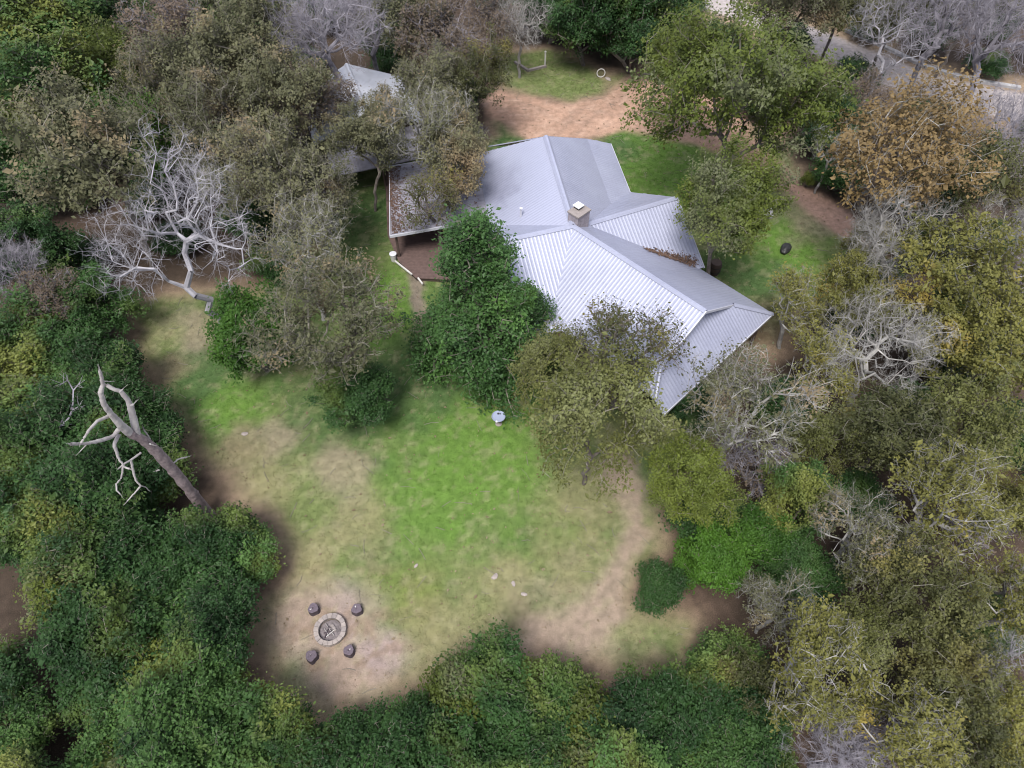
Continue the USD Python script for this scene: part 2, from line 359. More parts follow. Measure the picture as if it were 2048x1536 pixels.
    for off in (-0.75, 0.75):
        ln = LineString([tuple(at(u, v)[:2]) for u, v in ((1280, 130), (1225, 190), (1160, 235), (1120, 290))]).parallel_offset(abs(off), 'left' if off > 0 else 'right')
        gr = over(gr, (1 - sm(shapely.distance(ln, shapely.points(x, y)) + 0.9 * fb(x, y, 0.8, 4, 98), 0.1, 0.45)) * 0.35, (0.36, 0.24, 0.19))
        ln = LineString([tuple(at(u, v)[:2]) for u, v in ((1000, 205), (1080, 232), (1200, 236), (1330, 258), (1440, 300))]).parallel_offset(abs(off), 'left' if off > 0 else 'right')
        gr = over(gr, (1 - sm(shapely.distance(ln, shapely.points(x, y)) + 0.9 * fb(x, y, 0.8, 4, 99), 0.1, 0.45)) * 0.35, (0.36, 0.24, 0.19))
    gr = over(gr, sm(fb(x, y, 1.8, 5, 100), 0.0, 0.2) * 0.35, (0.62, 0.43, 0.34))
    gr = over(gr, blob(x, y, 1650, 430, 7, 0.3, 94) * 0.7, (0.5, 0.32, 0.26))
    c = over(c, 1 - sm(dd, -0.6, 0.5), gr)
    dr = sdf(road_poly, x, y) + 0.5 * fb(x, y, 0.5, 4, 95)
    verge = sdf(road_poly, x, y) + 3.0 * fb(x, y, 0.25, 4, 96)
    c = over(c, (1 - sm(verge, 0.5, 4.0)) * 0.85, (0.44, 0.32, 0.225))
    rd = np.tile((0.52, 0.455, 0.45), (n, 1)) * (1 + 0.25 * fb(x, y, 0.4, 4, 97))[:, None]
    c = over(c, 1 - sm(dr, -0.3, 0.2), rd)
    return np.clip(c * 0.62, 0.01, 0.9)


def grid_mesh(xs, ys, z, keep=None):
    X, Y = np.meshgrid(xs, ys, indexing='ij')
    nx, ny = X.shape
    v = np.stack([X.ravel(), Y.ravel(), np.full(nx * ny, z)], 1)
    i, j = np.meshgrid(np.arange(nx - 1), np.arange(ny - 1), indexing='ij')
    a = (i * ny + j).ravel()
    q = np.stack([a, a + ny, a + ny + 1, a + 1], 1)
    if keep is not None:
        c = v[q].mean(1)
        q = q[keep(c[:, 0], c[:, 1])]
        ids, inv = np.unique(q, return_inverse=True)
        v, q = v[ids], inv.reshape(-1, 4)
    f = np.concatenate([q[:, [0, 1, 2]], q[:, [0, 2, 3]]])
    return v, f


far = np.array([70, 90, 130, 200, 400, 900, 2500.0])
v, f = grid_mesh(np.concatenate([-far[::-1], np.arange(-60, 60.1, 0.5), far]), np.concatenate([-far[::-1] + 60, np.arange(-4, 96.1, 0.5), far + 40]), 0.0)
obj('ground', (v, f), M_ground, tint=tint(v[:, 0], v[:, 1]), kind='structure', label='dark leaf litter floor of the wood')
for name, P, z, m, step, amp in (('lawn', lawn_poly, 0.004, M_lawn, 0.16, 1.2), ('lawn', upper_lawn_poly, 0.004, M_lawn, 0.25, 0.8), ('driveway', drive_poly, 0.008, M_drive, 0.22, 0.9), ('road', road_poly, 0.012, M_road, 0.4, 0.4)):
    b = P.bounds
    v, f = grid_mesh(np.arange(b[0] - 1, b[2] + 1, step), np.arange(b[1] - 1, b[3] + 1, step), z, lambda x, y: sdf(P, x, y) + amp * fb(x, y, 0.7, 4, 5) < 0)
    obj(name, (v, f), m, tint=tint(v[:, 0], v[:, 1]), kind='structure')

# pale concrete kerb along the far side of the road
kp = [at(u, v, 0.0) for u, v in ((1690, 62), (1760, 92), (1850, 135), (1900, 150), (1960, 165), (2040, 178))]
kerb = thing('kerb', 'pale concrete kerb along the far edge of the road', 'kerb')
for a, b in zip(kp[:-1], kp[1:]):
    obj('kerb_stone', beam(a + [0, 0, 0.1], b + [0, 0, 0.1] - 0.02 * (b - a) / np.linalg.norm(b - a), 0.45, 0.24), M_concrete, kerb)

# ------------------------------------------------------------------ house
HUB = at(1147, 451, 6.1)[:2]


class Frame:
    def __init__(s, o, d):
        s.o, s.d = np.array(o, float), np.array(d, float) / np.linalg.norm(d)
        s.n = np.array([s.d[1], -s.d[0]])           # to the right of d

    def __call__(s, a, t, z):
        p = s.o + a * s.d + t * s.n
        return np.array([p[0], p[1], z])


house = thing('house', 'low ranch house with pale corrugated metal roofs of several crossing wings', 'house')


def slope(poly3, name='roof_slope', m=M_roof, th=0.07, pitch=0.23, label=None, rib=True):
    """A sheet roof plane: a slab below the polygon and pressed ribs running down the fall line."""
    P = np.array(poly3, float)
    nrm = np.cross(P[1] - P[0], P[2] - P[0])
    nrm /= np.linalg.norm(nrm)
    if nrm[2] < 0:
        P, nrm = P[::-1], -nrm
    down = np.array([0, 0, -1.0]) - nrm * -nrm[2]
    down /= np.linalg.norm(down)
    side = np.cross(nrm, down)
    flat = np.stack([P @ side, P @ down], 1)
    h0 = P[0] @ nrm
    pg = Polygon(flat)
    m2 = trimesh.creation.extrude_polygon(pg, th, engine='earcut')
    V = m2.vertices
    m2.vertices = V[:, :1] * side + V[:, 1:2] * down + (h0 - th + V[:, 2:]) * nrm
    s = obj(name, m2, m, house, label=label)
    if rib:
        parts, b = [], pg.bounds
        x = b[0] + 0.06
        while x < b[2]:
            seg = pg.intersection(LineString([(x, b[1] - 1), (x, b[3] + 1)]))
            for g in getattr(seg, 'geoms', [seg]):
                if g.length > 0.15:
                    (x0, y0), (x1, y1) = g.coords[0], g.coords[-1]
                    q = []
                    for y in (y0 + 0.01, y1 - 0.01):
                        for dx, dz in ((-0.075, 0.0), (-0.02, 0.011), (0.02, 0.011), (0.075, 0.0)):
                            q.append((x + dx) * side + y * down + (h0 + dz) * nrm)
                    parts.append(trimesh.Trimesh(q, [[0, 1, 5], [0, 5, 4], [1, 2, 6], [1, 6, 5], [2, 3, 7], [2, 7, 6]], process=False))
            x += pitch
        obj('pressed_ribs', cat_mesh(parts), m, str(s.GetPath()), kind='stuff')
    return s


def ridge(a, b, w=0.36, m=M_roof):
    a, b = np.array(a, float), np.array(b, float)
    t = (b - a) / np.linalg.norm(b - a)
    s = np.cross(t, [0, 0, 1.0])
    s /= np.linalg.norm(s)
    q = []
    for p in (a, b):
        for k, dz in ((-w / 2, -0.075), (-w / 6, 0.05), (w / 6, 0.05), (w / 2, -0.075)):
            q.append(p + k * s + [0, 0, dz + 0.035])
    obj('ridge_cap', trimesh.Trimesh(q, [[0, 1, 5], [0, 5, 4], [1, 2, 6], [1, 6, 5], [2, 3, 7], [2, 7, 6]], process=False), m, house)


ZR, K = 6.1, 0.6
S = Frame(HUB, (0.698, -0.717))
N = Frame(HUB, (-0.149, 0.989))
W = Frame(HUB, (-0.955, -0.296))
Ew = Frame(at(1180, 446, 5.3)[:2], (0.917, 0.398))
zS = lambda t: ZR - 0.58 * abs(t)
# south-east wing: right (north-east) slope is t < 0 here because n points right of the ridge seen from the hub
RT, LT, SE, SB = -5.85, 4.75, 11.35, 9.76
ek = 0.9
def foot(t_sign, eave_t):
    # where the rake meets the skirt roof at s = SB
    zf = zS(eave_t) + ek * (SE - SB)
    return t_sign * (ZR - zf) / 0.58, zf
tR, zfR = foot(-1, RT)
tL, zfL = -tR, zfR
hs = SE - (zS(LT) - zS(RT)) / ek
slope([S(0, 0, ZR), S(SB, 0, ZR), S(SB, tR, zfR), S(SE, RT, zS(RT)), S(0, RT, zS(RT))])
slope([S(0, 0, ZR), S(SB, 0, ZR), S(SB, tL, zfL), S(hs, LT, zS(LT)), S(0, LT, zS(LT))])
zw = 0.55
zT = zS(RT) + ek * (SE - SB + zw)
tT = (ZR - zT) / 0.58
slope([S(SE, RT, zS(RT) - 0.02), S(SE, LT, zS(RT) - 0.02), S(hs, LT, zS(LT) - 0.02), S(SB - zw, tT, zT - 0.02), S(SB - zw, -tT, zT - 0.02)])
ridge(S(0, 0, ZR), S(SB, 0, ZR))
ridge(S(SB, tR, zfR), S(SE, RT, zS(RT)), 0.3)
ridge(S(SB, tL, zfL), S(hs, LT, zS(LT)), 0.3)
# north wing, hipped at its far end
kn = 0.644
slope([N(0.0, 0, ZR), N(9.3, 0, ZR), N(12.0, 3.65, ZR - kn * 3.65), N(0.0, 3.65, ZR - kn * 3.65)])
slope([N(1.0, 3.65, ZR - kn * 3.65), N(12.0, 3.65, ZR - kn * 3.65), N(12.3, 5.6, 2.95), N(1.0, 5.6, 2.95)], rib=True)
slope([N(0.0, 0, ZR), N(9.3, 0, ZR), N(12.2, -4.6, ZR - kn * 4.6), N(0.0, -4.6, ZR - kn * 4.6)], m=M_stained)
slope([N(9.3, 0, ZR), N(12.0, 3.65, ZR - kn * 3.65), N(12.2, -3.65, ZR - kn * 3.65)])
ridge(N(0, 0, ZR), N(9.3, 0, ZR), 0.42)
# west wing under the cedar
kw = 0.6
slope([W(0.0, 0, ZR), W(4.6, 0, ZR), W(4.6, 3.6, ZR - kw * 3.6), W(0.0, 3.6, ZR - kw * 3.6)])
slope([W(0.0, 0, ZR), W(4.6, 0, ZR), W(4.6, -5.2, ZR - kw * 5.2), W(0.0, -5.2, ZR - kw * 5.2)])
ridge(W(0, 0, ZR), W(4.6, 0, ZR))
# east wing
ZE = 5.3
slope([Ew(-2.6, 0, ZE), Ew(6.3, 0, ZE), Ew(6.3, 4.15, ZE - 0.6 * 4.15), Ew(-2.6, 4.15, ZE - 0.6 * 4.15)])
slope([Ew(-2.6, 0, ZE), Ew(6.3, 0, ZE), Ew(5.5, -4.6, ZE - 0.56 * 4.6), Ew(-2.6, -4.6, ZE - 0.56 * 4.6)])
ridge(Ew(-0.6, 0, ZE), Ew(6.3, 0, ZE))
# low porch roof to the west
zp0, zp1 = 3.15, 2.5
slope([N(5.0, -4.3, zp0), N(12.5, -4.3, zp0), N(12.6, -10.9, zp1), N(5.0, -11.2, zp1)], name='porch_roof', m=M_porch_roof, label='flatter grey porch roof littered with leaves', pitch=0.3)
for a, b in ((N(4.93, -4.4, zp0), N(4.93, -11.27, zp1)), (N(4.93, -11.27, zp1), N(12.63, -10.97, zp1)), (N(12.56, -10.97, zp1), N(12.56, -4.4, zp0))):
    obj('porch_fascia', beam(a - [0, 0, 0.06], b - [0, 0, 0.06], 0.06, 0.2), M_trim, house)
for s_, t_ in ((5.25, -10.9), (8.8, -10.8), (12.3, -10.65)):
    obj('porch_post', box(*N(s_, t_, 1.3)[:2], 1.3, 0.14, 0.14, 2.3), M_post, house)
# eave fascias
for a, b in ((S(SE + 0.02, RT, zS(RT) - 0.09), S(SE + 0.02, LT, zS(RT) - 0.09)), (Ew(6.32, 0, ZE - 0.1), Ew(6.32, 4.15, ZE - 2.49 - 0.1)), (S(SB + 0.02, 0, ZR - 0.1), S(SB + 0.02, tL, zfL - 0.1)), (S(SB + 0.02, 0, ZR - 0.1), S(SB + 0.02, tR, zfR - 0.1)),
             (N(1.2, 5.62, 2.86), N(12.3, 5.62, 2.86))):
    obj('fascia', beam(a, b, 0.05, 0.16), M_trim, house)
# walls
import manifold3d as m3
def wall_block(fr, s0, s1, t0, t1, h):
    pts = [fr(s, t, 0)[:2] for s, t in ((s0, t0), (s1, t0), (s1, t1), (s0, t1))]
    if Polygon(pts).exterior.is_ccw is False:
        pts = pts[::-1]
    return m3.Manifold.extrude(m3.CrossSection([pts]), h)
wl = wall_block(S, -2, 9.1, -5.2, 4.6, 2.62)
for a in ((N, -2, 11.6, -4.2, 4.9, 2.64), (W, -1, 4.0, -4.5, 3.2, 2.6), (Ew, -3, 5.1, -4.0, 3.6, 2.55)):
    wl = wl + wall_block(*a)
obj('wall', wl, M_wall, house)
gab = [S(9.15, tR * 0.94, zfR - 0.06), S(9.15, tL * 0.94, zfL - 0.06), S(9.15, 0, ZR - 0.3)]
obj('gable_wall', trimesh.convex.convex_hull(np.array(gab + [g - 0.1 * np.append(S.d, 0) for g in gab] + [S(9.15, -4.4, 2.7), S(9.15, 3.9, 2.7)])), M_wall, house)
gab = [W(4.05, -4.4, 2.65), W(4.05, 3.1, 2.65), W(4.05, 0, ZR - 0.35)]
obj('gable_wall', trimesh.convex.convex_hull(np.array(gab + [g - 0.1 * np.append(W.d, 0) for g in gab])), M_wall, house)
gab = [Ew(5.0, -3.4, 2.6), Ew(5.0, 3.5, 2.6), Ew(5.0, 0, ZE - 0.15)]
obj('gable_wall', trimesh.convex.convex_hull(np.array(gab + [g - 0.1 * np.append(Ew.d, 0) for g in gab])), M_wall, house)
# porch under the south-east skirt: posts
for t_ in (-5.3, -1.8, 1.6, 4.7):
    obj('porch_post', box(*S(SE - 0.35, t_, 1.2)[:2], 1.15, 0.14, 0.14, 2.3, math.atan2(S.d[1], S.d[0])), M_post, house)
# chimney
cc = at(1158, 427, 6.5)
ang = math.atan2(S.d[1], S.d[0])
ch = obj('chimney', box(cc[0], cc[1], 5.55, 0.8, 1.05, 2.2, ang), M_brick, house, label='pale brick chimney with a flat white cap')
obj('chimney_cap', box(cc[0], cc[1], 6.70, 0.9, 1.15, 0.1, ang), M_stone2, str(ch.GetPath()))
obj('flue', box(cc[0] - 0.05, cc[1] + 0.22, 6.83, 0.36, 0.36, 0.16, ang), M_black, str(ch.GetPath()))
obj('rain_cap', box(cc[0] - 0.05, cc[1] + 0.22, 6.94, 0.5, 0.5, 0.05, ang), M_cap, str(ch.GetPath()))
# vent pipe on the north wing's west slope
vp = at(1042, 428, 4.6)
obj('vent_pipe', cat_mesh([bar(vp - [0, 0, 0.4], vp + [0, 0, 0.45], 0.07, None, 10), trimesh.creation.cylinder(0.11, 0.05, transform=trimesh.transformations.translation_matrix(vp + [0, 0, 0.45]))]), M_trim, house)
# deck
dz = 0.32
deck = [at(u, v, dz)[:2] for u, v in ((770, 340), (775, 470), (797, 522), (832, 556), (905, 560))] + [N(5.0, -4.25, 0)[:2], N(12.4, -4.25, 0)[:2]]
dp = Polygon(deck).buffer(0)
planks, x = [], -14.0
b = dp.bounds
y = b[1]
dk = thing('deck', 'dark brown plank deck under and beside the western porch', 'deck')
while y < b[3]:
    g = dp.intersection(shapely.box(b[0], y, b[2], y + 0.145))
    for q in getattr(g, 'geoms', [g]):
        if q.area > 0.01:
            p_ = trimesh.creation.extrude_polygon(q, 0.04, engine='earcut')
            p_.apply_translation((0, 0, dz - 0.04))
            planks.append(p_)
    y += 0.153
obj('deck_boards', cat_mesh(planks), M_deck, dk, kind='stuff')
fr_ = trimesh.creation.extrude_polygon(dp.buffer(-0.06), dz - 0.06, engine='earcut')
obj('deck_frame', fr_, M_post, dk)
a, b_ = at(790, 522, dz + 0.04), at(824, 549, dz + 0.04)
obj('edge_board', beam(a, b_, 0.1, 0.1), M_white, dk)
a, b_ = at(836, 556, dz + 0.04), at(845, 568, dz + 0.04)
obj('edge_board', beam(a, b_, 0.1, 0.1), M_white, dk)
bp = at(792, 518, 0.0)
bk = thing('bucket', 'small round white bucket with a lid at the corner of the deck', 'bucket', (bp[0] - 0.12, bp[1] - 0.15, 0))
obj('body', trimesh.creation.revolve([[0, 0], [0.19, 0], [0.23, 0.6], [0, 0.6]], sections=20), M_white, bk, smooth=40)
obj('lid', trimesh.creation.revolve([[0, 0.602], [0.255, 0.602], [0.255, 0.65], [0.22, 0.67], [0, 0.68]], sections=20), M_cap, bk, smooth=40)
# dry leaves caught in the valley between the east wing and the south-east wing
rl = np.random.default_rng(12)
n = 900
uu = rl.beta(1.6, 1.3, n)
P0, P1 = at(1290, 489, 4.55), at(1392, 528, 2.95)
C_ = P0[None] * (1 - uu[:, None]) + P1[None] * uu[:, None]
C_[:, :2] += rl.normal(0, 0.16, (n, 2))


def leaves(C, rng, size, up=0.35, nrm=None, spread=0.35, aspect=0.62):
    """Rhombic leaves, folded along the midrib, one at each point."""
    n = len(C)
    nn = rng.normal(0, 1, (n, 3))
    nn /= np.linalg.norm(nn, axis=1, keepdims=True)
    nn[:, 2] = np.abs(nn[:, 2])
    if nrm is not None:
        nn = nn + nrm
    nn[:, 2] += up
    nn /= np.linalg.norm(nn, axis=1, keepdims=True)
    a = rng.normal(0, 1, (n, 3))
    t = np.cross(nn, a)
    t /= np.linalg.norm(t, axis=1, keepdims=True) + 1e-9
    b = np.cross(nn, t)
    s = size * np.exp(rng.normal(0, spread, (n, 1)))
    v = np.stack([C - t * s, C + b * s * aspect + nn * s * 0.15, C + t * s, C - b * s * aspect + nn * s * 0.15], 1).reshape(-1, 3)
    k = np.arange(n)[:, None] * 4
    f = np.concatenate([k + [0, 1, 2], k + [0, 2, 3]])
    return v, f


zs = np.array([max(zS(-abs((c[:2] - S.o) @ S.n)), ZE - 0.6 * abs((c[:2] - Ew.o) @ Ew.n)) for c in C_])
C_[:, 2] = zs + 0.05 + rl.uniform(0, 0.06, n)
lp = obj('leaf_pile', leaves(C_, rl, 0.055, 1.0), M_leafpile, label='brown dry leaves drifted in the valley between two metal roof slopes', cat='leaf litter', kind='stuff')
# leaves on the porch roof
n = 1500
s_, t_ = rl.uniform(5.1, 12.4, n), -11.1 + np.abs(rl.normal(0, 0.55, n))
half = n // 3
t_[:half] = rl.uniform(-11, -5, half)
C_ = np.array([N(a, b, zp1 + (zp0 - zp1) * (b + 11.0) / 6.8 + 0.04) for a, b in zip(s_, t_)])
obj('leaf_pile', leaves(C_, rl, 0.06, 1.6), M_leafpile, label='dark fallen leaves strewn over the flat grey porch roof', cat='leaf litter', kind='stuff')

# ------------------------------------------------------------------ shed
shed = thing('shed', 'small outbuilding with a bright white metal gable roof among the trees', 'shed')
_h = house
g0, g1 = at(693, 128, 4.6), at(728, 212, 4.6)
dS = (g1 - g0)[:2] / np.linalg.norm((g1 - g0)[:2])
Sh = Frame(g0[:2], dS)
Lsh = float(np.linalg.norm((g1 - g0)[:2]))
M_shed = mat('white_shed_roof', (0.56, 0.57, 0.62), 0.4, 0.2, 0.12, 1.0)
house = shed
for sg in (-1, 1):
    slope([Sh(0, 0, 4.6), Sh(Lsh + 0.8, 0, 4.6), Sh(Lsh + 0.8, sg * 4.3, 2.7), Sh(0, sg * 4.3, 2.7)], m=M_shed)
slope([Sh(Lsh + 0.85, -3.8, 2.75), Sh(Lsh + 0.85, 3.6, 2.75), Sh(Lsh + 4.4, 3.6, 2.25), Sh(Lsh + 4.4, -3.8, 2.25)], name='lean_to_roof', m=M_porch_roof)
ridge(Sh(0, 0, 4.6), Sh(Lsh + 0.8, 0, 4.6), 0.4, M_shed)
house = _h
obj('wall', wall_block(Sh, 0.4, Lsh + 0.4, -3.7, 3.7, 2.6), M_wall, shed)
gab = [Sh(Lsh + 0.3, -3.6, 2.6), Sh(Lsh + 0.3, 3.6, 2.6), Sh(Lsh + 0.3, 0, 4.4)]
obj('gable_wall', trimesh.convex.convex_hull(np.array(gab + [g - 0.1 * np.append(Sh.d, 0) for g in gab])), M_wall, shed)
for t_ in (-3.5, 0, 3.3):
    p = Sh(Lsh + 4.2, t_, 0)
    obj('post', box(p[0], p[1], 1.08, 0.12, 0.12, 2.16), M_post, shed)

# ------------------------------------------------------------------ fire pit and stumps
fp = thing('fire_pit', 'round fire pit ring of pale flat stones with charred sticks inside', 'fire pit', (firepit_c[0], firepit_c[1], 0))
rf = np.random.default_rng(5)
ns = 18
for k in range(ns):
    a0, a1 = (k + 0.03) * 2 * math.pi / ns, (k + 0.97) * 2 * math.pi / ns
    for row in range(2):
        o_ = row * math.pi / ns
        ri, ro = 0.545 + rf.uniform(-0.012, 0.012), 0.765 + rf.uniform(-0.018, 0.018)
        if row == 0:
            ri, ro = ri + 0.01, ro - 0.02
        pts = [(r * math.cos(a + o_), r * math.sin(a + o_)) for r, a in ((ri, a0), (ro, a0), (ro * 1.012, (a0 + a1) / 2), (ro, a1), (ri, a1), (ri * 1.01, (a0 + a1) / 2))]
        stn = trimesh.creation.extrude_polygon(Polygon(pts), 0.13 + (rf.uniform(-0.012, 0.012) if row else 0), engine='earcut')
        stn.apply_translation((0, 0, 0.012 + row * 0.135))
        obj('stone', stn, M_stone if rf.random() < 0.65 else M_stone2, fp)
ash = trimesh.creation.icosphere(4, 1.0)
ash.vertices *= (0.53, 0.53, 0.05)
ash.vertices[:, 2] += 0.045 + 0.06 * (meshkit.fbm(ash.vertices * [9, 9, 0], 3, 3) - 0.5)
obj('ash_bed', ash, M_ash, fp, smooth=True)
for a, l, r, m in ((2.3, 0.62, 0.022, M_dead), (0.75, 0.38, 0.018, M_white), (-0.9, 0.4, 0.02, M_dead), (0.2, 0.3, 0.03, M_stump), (1.3, 0.45, 0.03, M_stump), (2.8, 0.35, 0.026, M_ash)):
    c = np.array([rf.uniform(-0.16, 0.1), rf.uniform(-0.16, 0.1), 0.16])
    d = np.array([math.cos(a), math.sin(a), 0.06])
    obj('burnt_stick', bar(c - d * l * 0.6, c + d * l * 0.6, r, r * 0.7, 6), m, fp)
for c in ((0.14, 0.12), (0.2, 0.02), (0.05, 0.22)):
    q = trimesh.creation.icosphere(2, 0.1)
    q.vertices = q.vertices * [1, 0.8, 0.45] * (1 + 0.5 * (meshkit.fbm(q.vertices * 14, 3, 5)[:, None] - 0.5)) + [c[0], c[1], 0.13]
    obj('ash_lump', q, M_stone2, fp, smooth=50)


def stump(u, v, r, h, label, seed):
    rs = np.random.default_rng(seed)
    c = at(u, v, h)
    t = thing('stump_seat', label, 'stump', (c[0], c[1], 0), rs.uniform(0, 360), group='stump seats round the fire pit')
    n = 26
    ang_ = np.arange(n) * 2 * np.pi / n
    rr = r * (1 + 0.07 * np.sin(3 * ang_ + rs.uniform(0, 6)) + 0.05 * np.sin(5 * ang_ + rs.uniform(0, 6)) + rs.normal(0, 0.02, n))
    rows = [(1.12, 0.0), (1.03, 0.3 * h), (1.0, 0.8 * h), (0.97, h)]
    V = np.concatenate([np.stack([np.cos(ang_) * rr * k, np.sin(ang_) * rr * k, np.full(n, z)], 1) for k, z in rows])
    F_ = []
    for i in range(3):
        for j in range(n):
            k = (j + 1) % n
            F_ += [[i * n + j, i * n + k, (i + 1) * n + k], [i * n + j, (i + 1) * n + k, (i + 1) * n + j]]
    obj('bark', (V, np.array(F_)), M_stump, t, smooth=40)
    top = V[3 * n:] * [0.94, 0.94, 1]
    top[:, 2] += 0.004
    hole = np.stack([np.cos(ang_) * r * 0.2, np.sin(ang_) * r * 0.16, np.full(n, h - 0.05)], 1)
    Vt_ = np.concatenate([V[3 * n:], top, hole + [0, 0, 0.053], hole, [[0, 0, h - 0.06]]])
    F_ = []
    for i in range(3):
        for j in range(n):
            k = (j + 1) % n
            F_ += [[i * n + j, i * n + k, (i + 1) * n + k], [i * n + j, (i + 1) * n + k, (i + 1) * n + j]]
    F_ += [[3 * n + j, 3 * n + (j + 1) % n, 4 * n] for j in range(n)]
    obj('top', (Vt_, np.array(F_)), M_stumptop, t)
    a = rs.uniform(0, 6)
    obj('pale_chip', trimesh.convex.convex_hull(np.array([[0.05, 0.02, h + 0.01], [0.13, 0.05, h + 0.01], [0.11, 0.09, h + 0.02], [0.05, 0.06, h + 0.03]]) * [math.cos(a) + 0.3, 1, 1]), M_white, t)


stump(626, 1216, 0.25, 0.36, 'dark stump seat on the bare soil, at the upper left of the fire pit', 1)
stump(713, 1217, 0.25, 0.34, 'dark stump seat at the grass edge, at the upper right of the fire pit', 2)
stump(622, 1311, 0.26, 0.36, 'dark stump seat at the lower left of the fire pit, nearest the thicket', 3)
stump(697, 1300, 0.245, 0.36, 'dark stump seat at the lower right of the fire pit', 4)

# ------------------------------------------------------------------ bird bath, small things
b0 = at(997, 833, 0.75)
bb = thing('bird_bath', 'pale blue grey bird bath with a round basin standing on the lawn', 'bird bath', (b0[0], b0[1], 0))
obj('pedestal', trimesh.creation.revolve([[0, 0], [0.2, 0], [0.2, 0.05], [0.13, 0.1], [0.08, 0.2], [0.075, 0.5], [0.11, 0.62], [0.18, 0.66], [0, 0.66]], sections=24), M_stone2, bb, smooth=40)
obj('basin', trimesh.creation.revolve([[0, 0.66], [0.16, 0.66], [0.36, 0.72], [0.4, 0.775], [0.385, 0.79], [0.34, 0.745], [0.0, 0.715]], sections=36), M_basin, bb, smooth=40)
obj('spout_stone', cat_mesh([trimesh.creation.icosphere(2, 0.06).apply_translation((-0.02, 0.2, 0.75)), trimesh.creation.icosphere(2, 0.045).apply_translation((0.09, 0.19, 0.74))]), M_black, bb, smooth=True)
obj('float', trimesh.creation.icosphere(2, 0.07).apply_translation((-0.1, -0.36, 0.77)), M_cap, bb, smooth=True)

hp = at(1202, 146, 0.4)
hoop = trimesh.creation.torus(0.36, 0.04, major_sections=36, minor_sections=10)
hoop.apply_transform(trimesh.transformations.rotation_matrix(math.radians(82), (1, 0, 0)))
hoop.apply_translation((hp[0], hp[1], 0.4))
obj('hoop', hoop, M_white, smooth=True, label='white hoop standing upright at the foot of the dark evergreens', cat='hoop')
wp = at(1090, 130, 0)
po = thing('white_post', 'thin white post at the corner of the timber edged bed', 'post', (wp[0], wp[1], 0))
obj('post_shaft', box(0, 0, 0.62, 0.13, 0.13, 1.24), M_white, po)
obj('post_cap', trimesh.creation.revolve([[0, 1.24], [0.11, 1.24], [0.11, 1.28], [0, 1.36]], sections=4), M_white, po)
tb = thing('bed_edging', 'weathered timber edging round a bed of dry brush', 'edging')
for (ua, va), (ub, vb) in (((1030, 124), (1056, 141)), ((1056, 141), (1092, 132))):
    obj('timber', beam(at(ua, va, 0.1), at(ub, vb, 0.1), 0.22, 0.2), M_stone2, tb)
pc = at(1527, 436, 0)
obj('concrete_pad', trimesh.creation.extrude_polygon(Polygon([tuple(at(u, v)[:2]) for u, v in ((1505, 446), (1512, 424), (1545, 418), (1546, 436))]), 0.08, engine='earcut'), M_concrete, label='small grey concrete pad on the grass right of the tall oak', cat='slab')
dg = at(1572, 496, 0.25)
pot = trimesh.creation.icosphere(3, 1.0)
pot.vertices = pot.vertices * [0.34, 0.55, 0.3] * (1 + 0.35 * (meshkit.fbm(pot.vertices * 2.2, 3, 8)[:, None] - 0.5))
pot.apply_transform(trimesh.transformations.rotation_matrix(-0.6, (0, 0, 1)))
pot.apply_translation((dg[0], dg[1], 0.2))
obj('dark_boulder', pot, M_black, smooth=True, label='low black lump like a boulder on the green lawn right of the house', cat='boulder')
ac = at(1430, 535, 0.5)
ab = thing('barrel', 'dark barrel on the ground at the corner of the east wing', 'barrel', (ac[0], ac[1], 0))
obj('body', trimesh.creation.revolve([[0, 0], [0.36, 0], [0.42, 0.3], [0.42, 0.7], [0.36, 1.0], [0, 1.0]], sections=22), M_post, ab, smooth=35)
for z_ in (0.3, 0.7):
    obj('hoop_band', trimesh.creation.annulus(0.42, 0.432, 0.06, sections=22, transform=trimesh.transformations.translation_matrix((0, 0, z_))), M_black, ab)
# pale stones lying on the lawn
for k, (u, v, r, l) in enumerate(((990, 1153, 0.2, 'wedge shaped pale stone on the lawn, largest of the three close together'), (1027, 1168, 0.15, 'ragged pale stone on the lawn between the wedge shaped one and the oblong one'),
                                  (1048, 1189, 0.15, 'oblong pale stone on the lawn, lowest of the three close together'), (832, 1132, 0.13, 'lone pale stone on the lawn above the fire pit to the right'), (1216, 158, 0.35, 'flat pale stone beside the upright white hoop'),
                                  (490, 868, 0.2, 'pale stone on the bare strip between the left thicket and the bushy olive tree'))):
    q = trimesh.creation.icosphere(2, 1.0)
    q.vertices = q.vertices * [1, 0.6, 0.22] * (1 + 0.8 * (meshkit.fbm(q.vertices * 1.6 + 10 * k, 3, k)[:, None] - 0.5)) * r
    q.apply_transform(trimesh.transformations.rotation_matrix(k * 1.1 + 0.8, (0, 0, 1)))
    c = at(u, v, 0)
    q.apply_translation((c[0], c[1], 0.02))
    obj('pale_stone', q, M_stone, smooth=50, label=l, cat='stone')

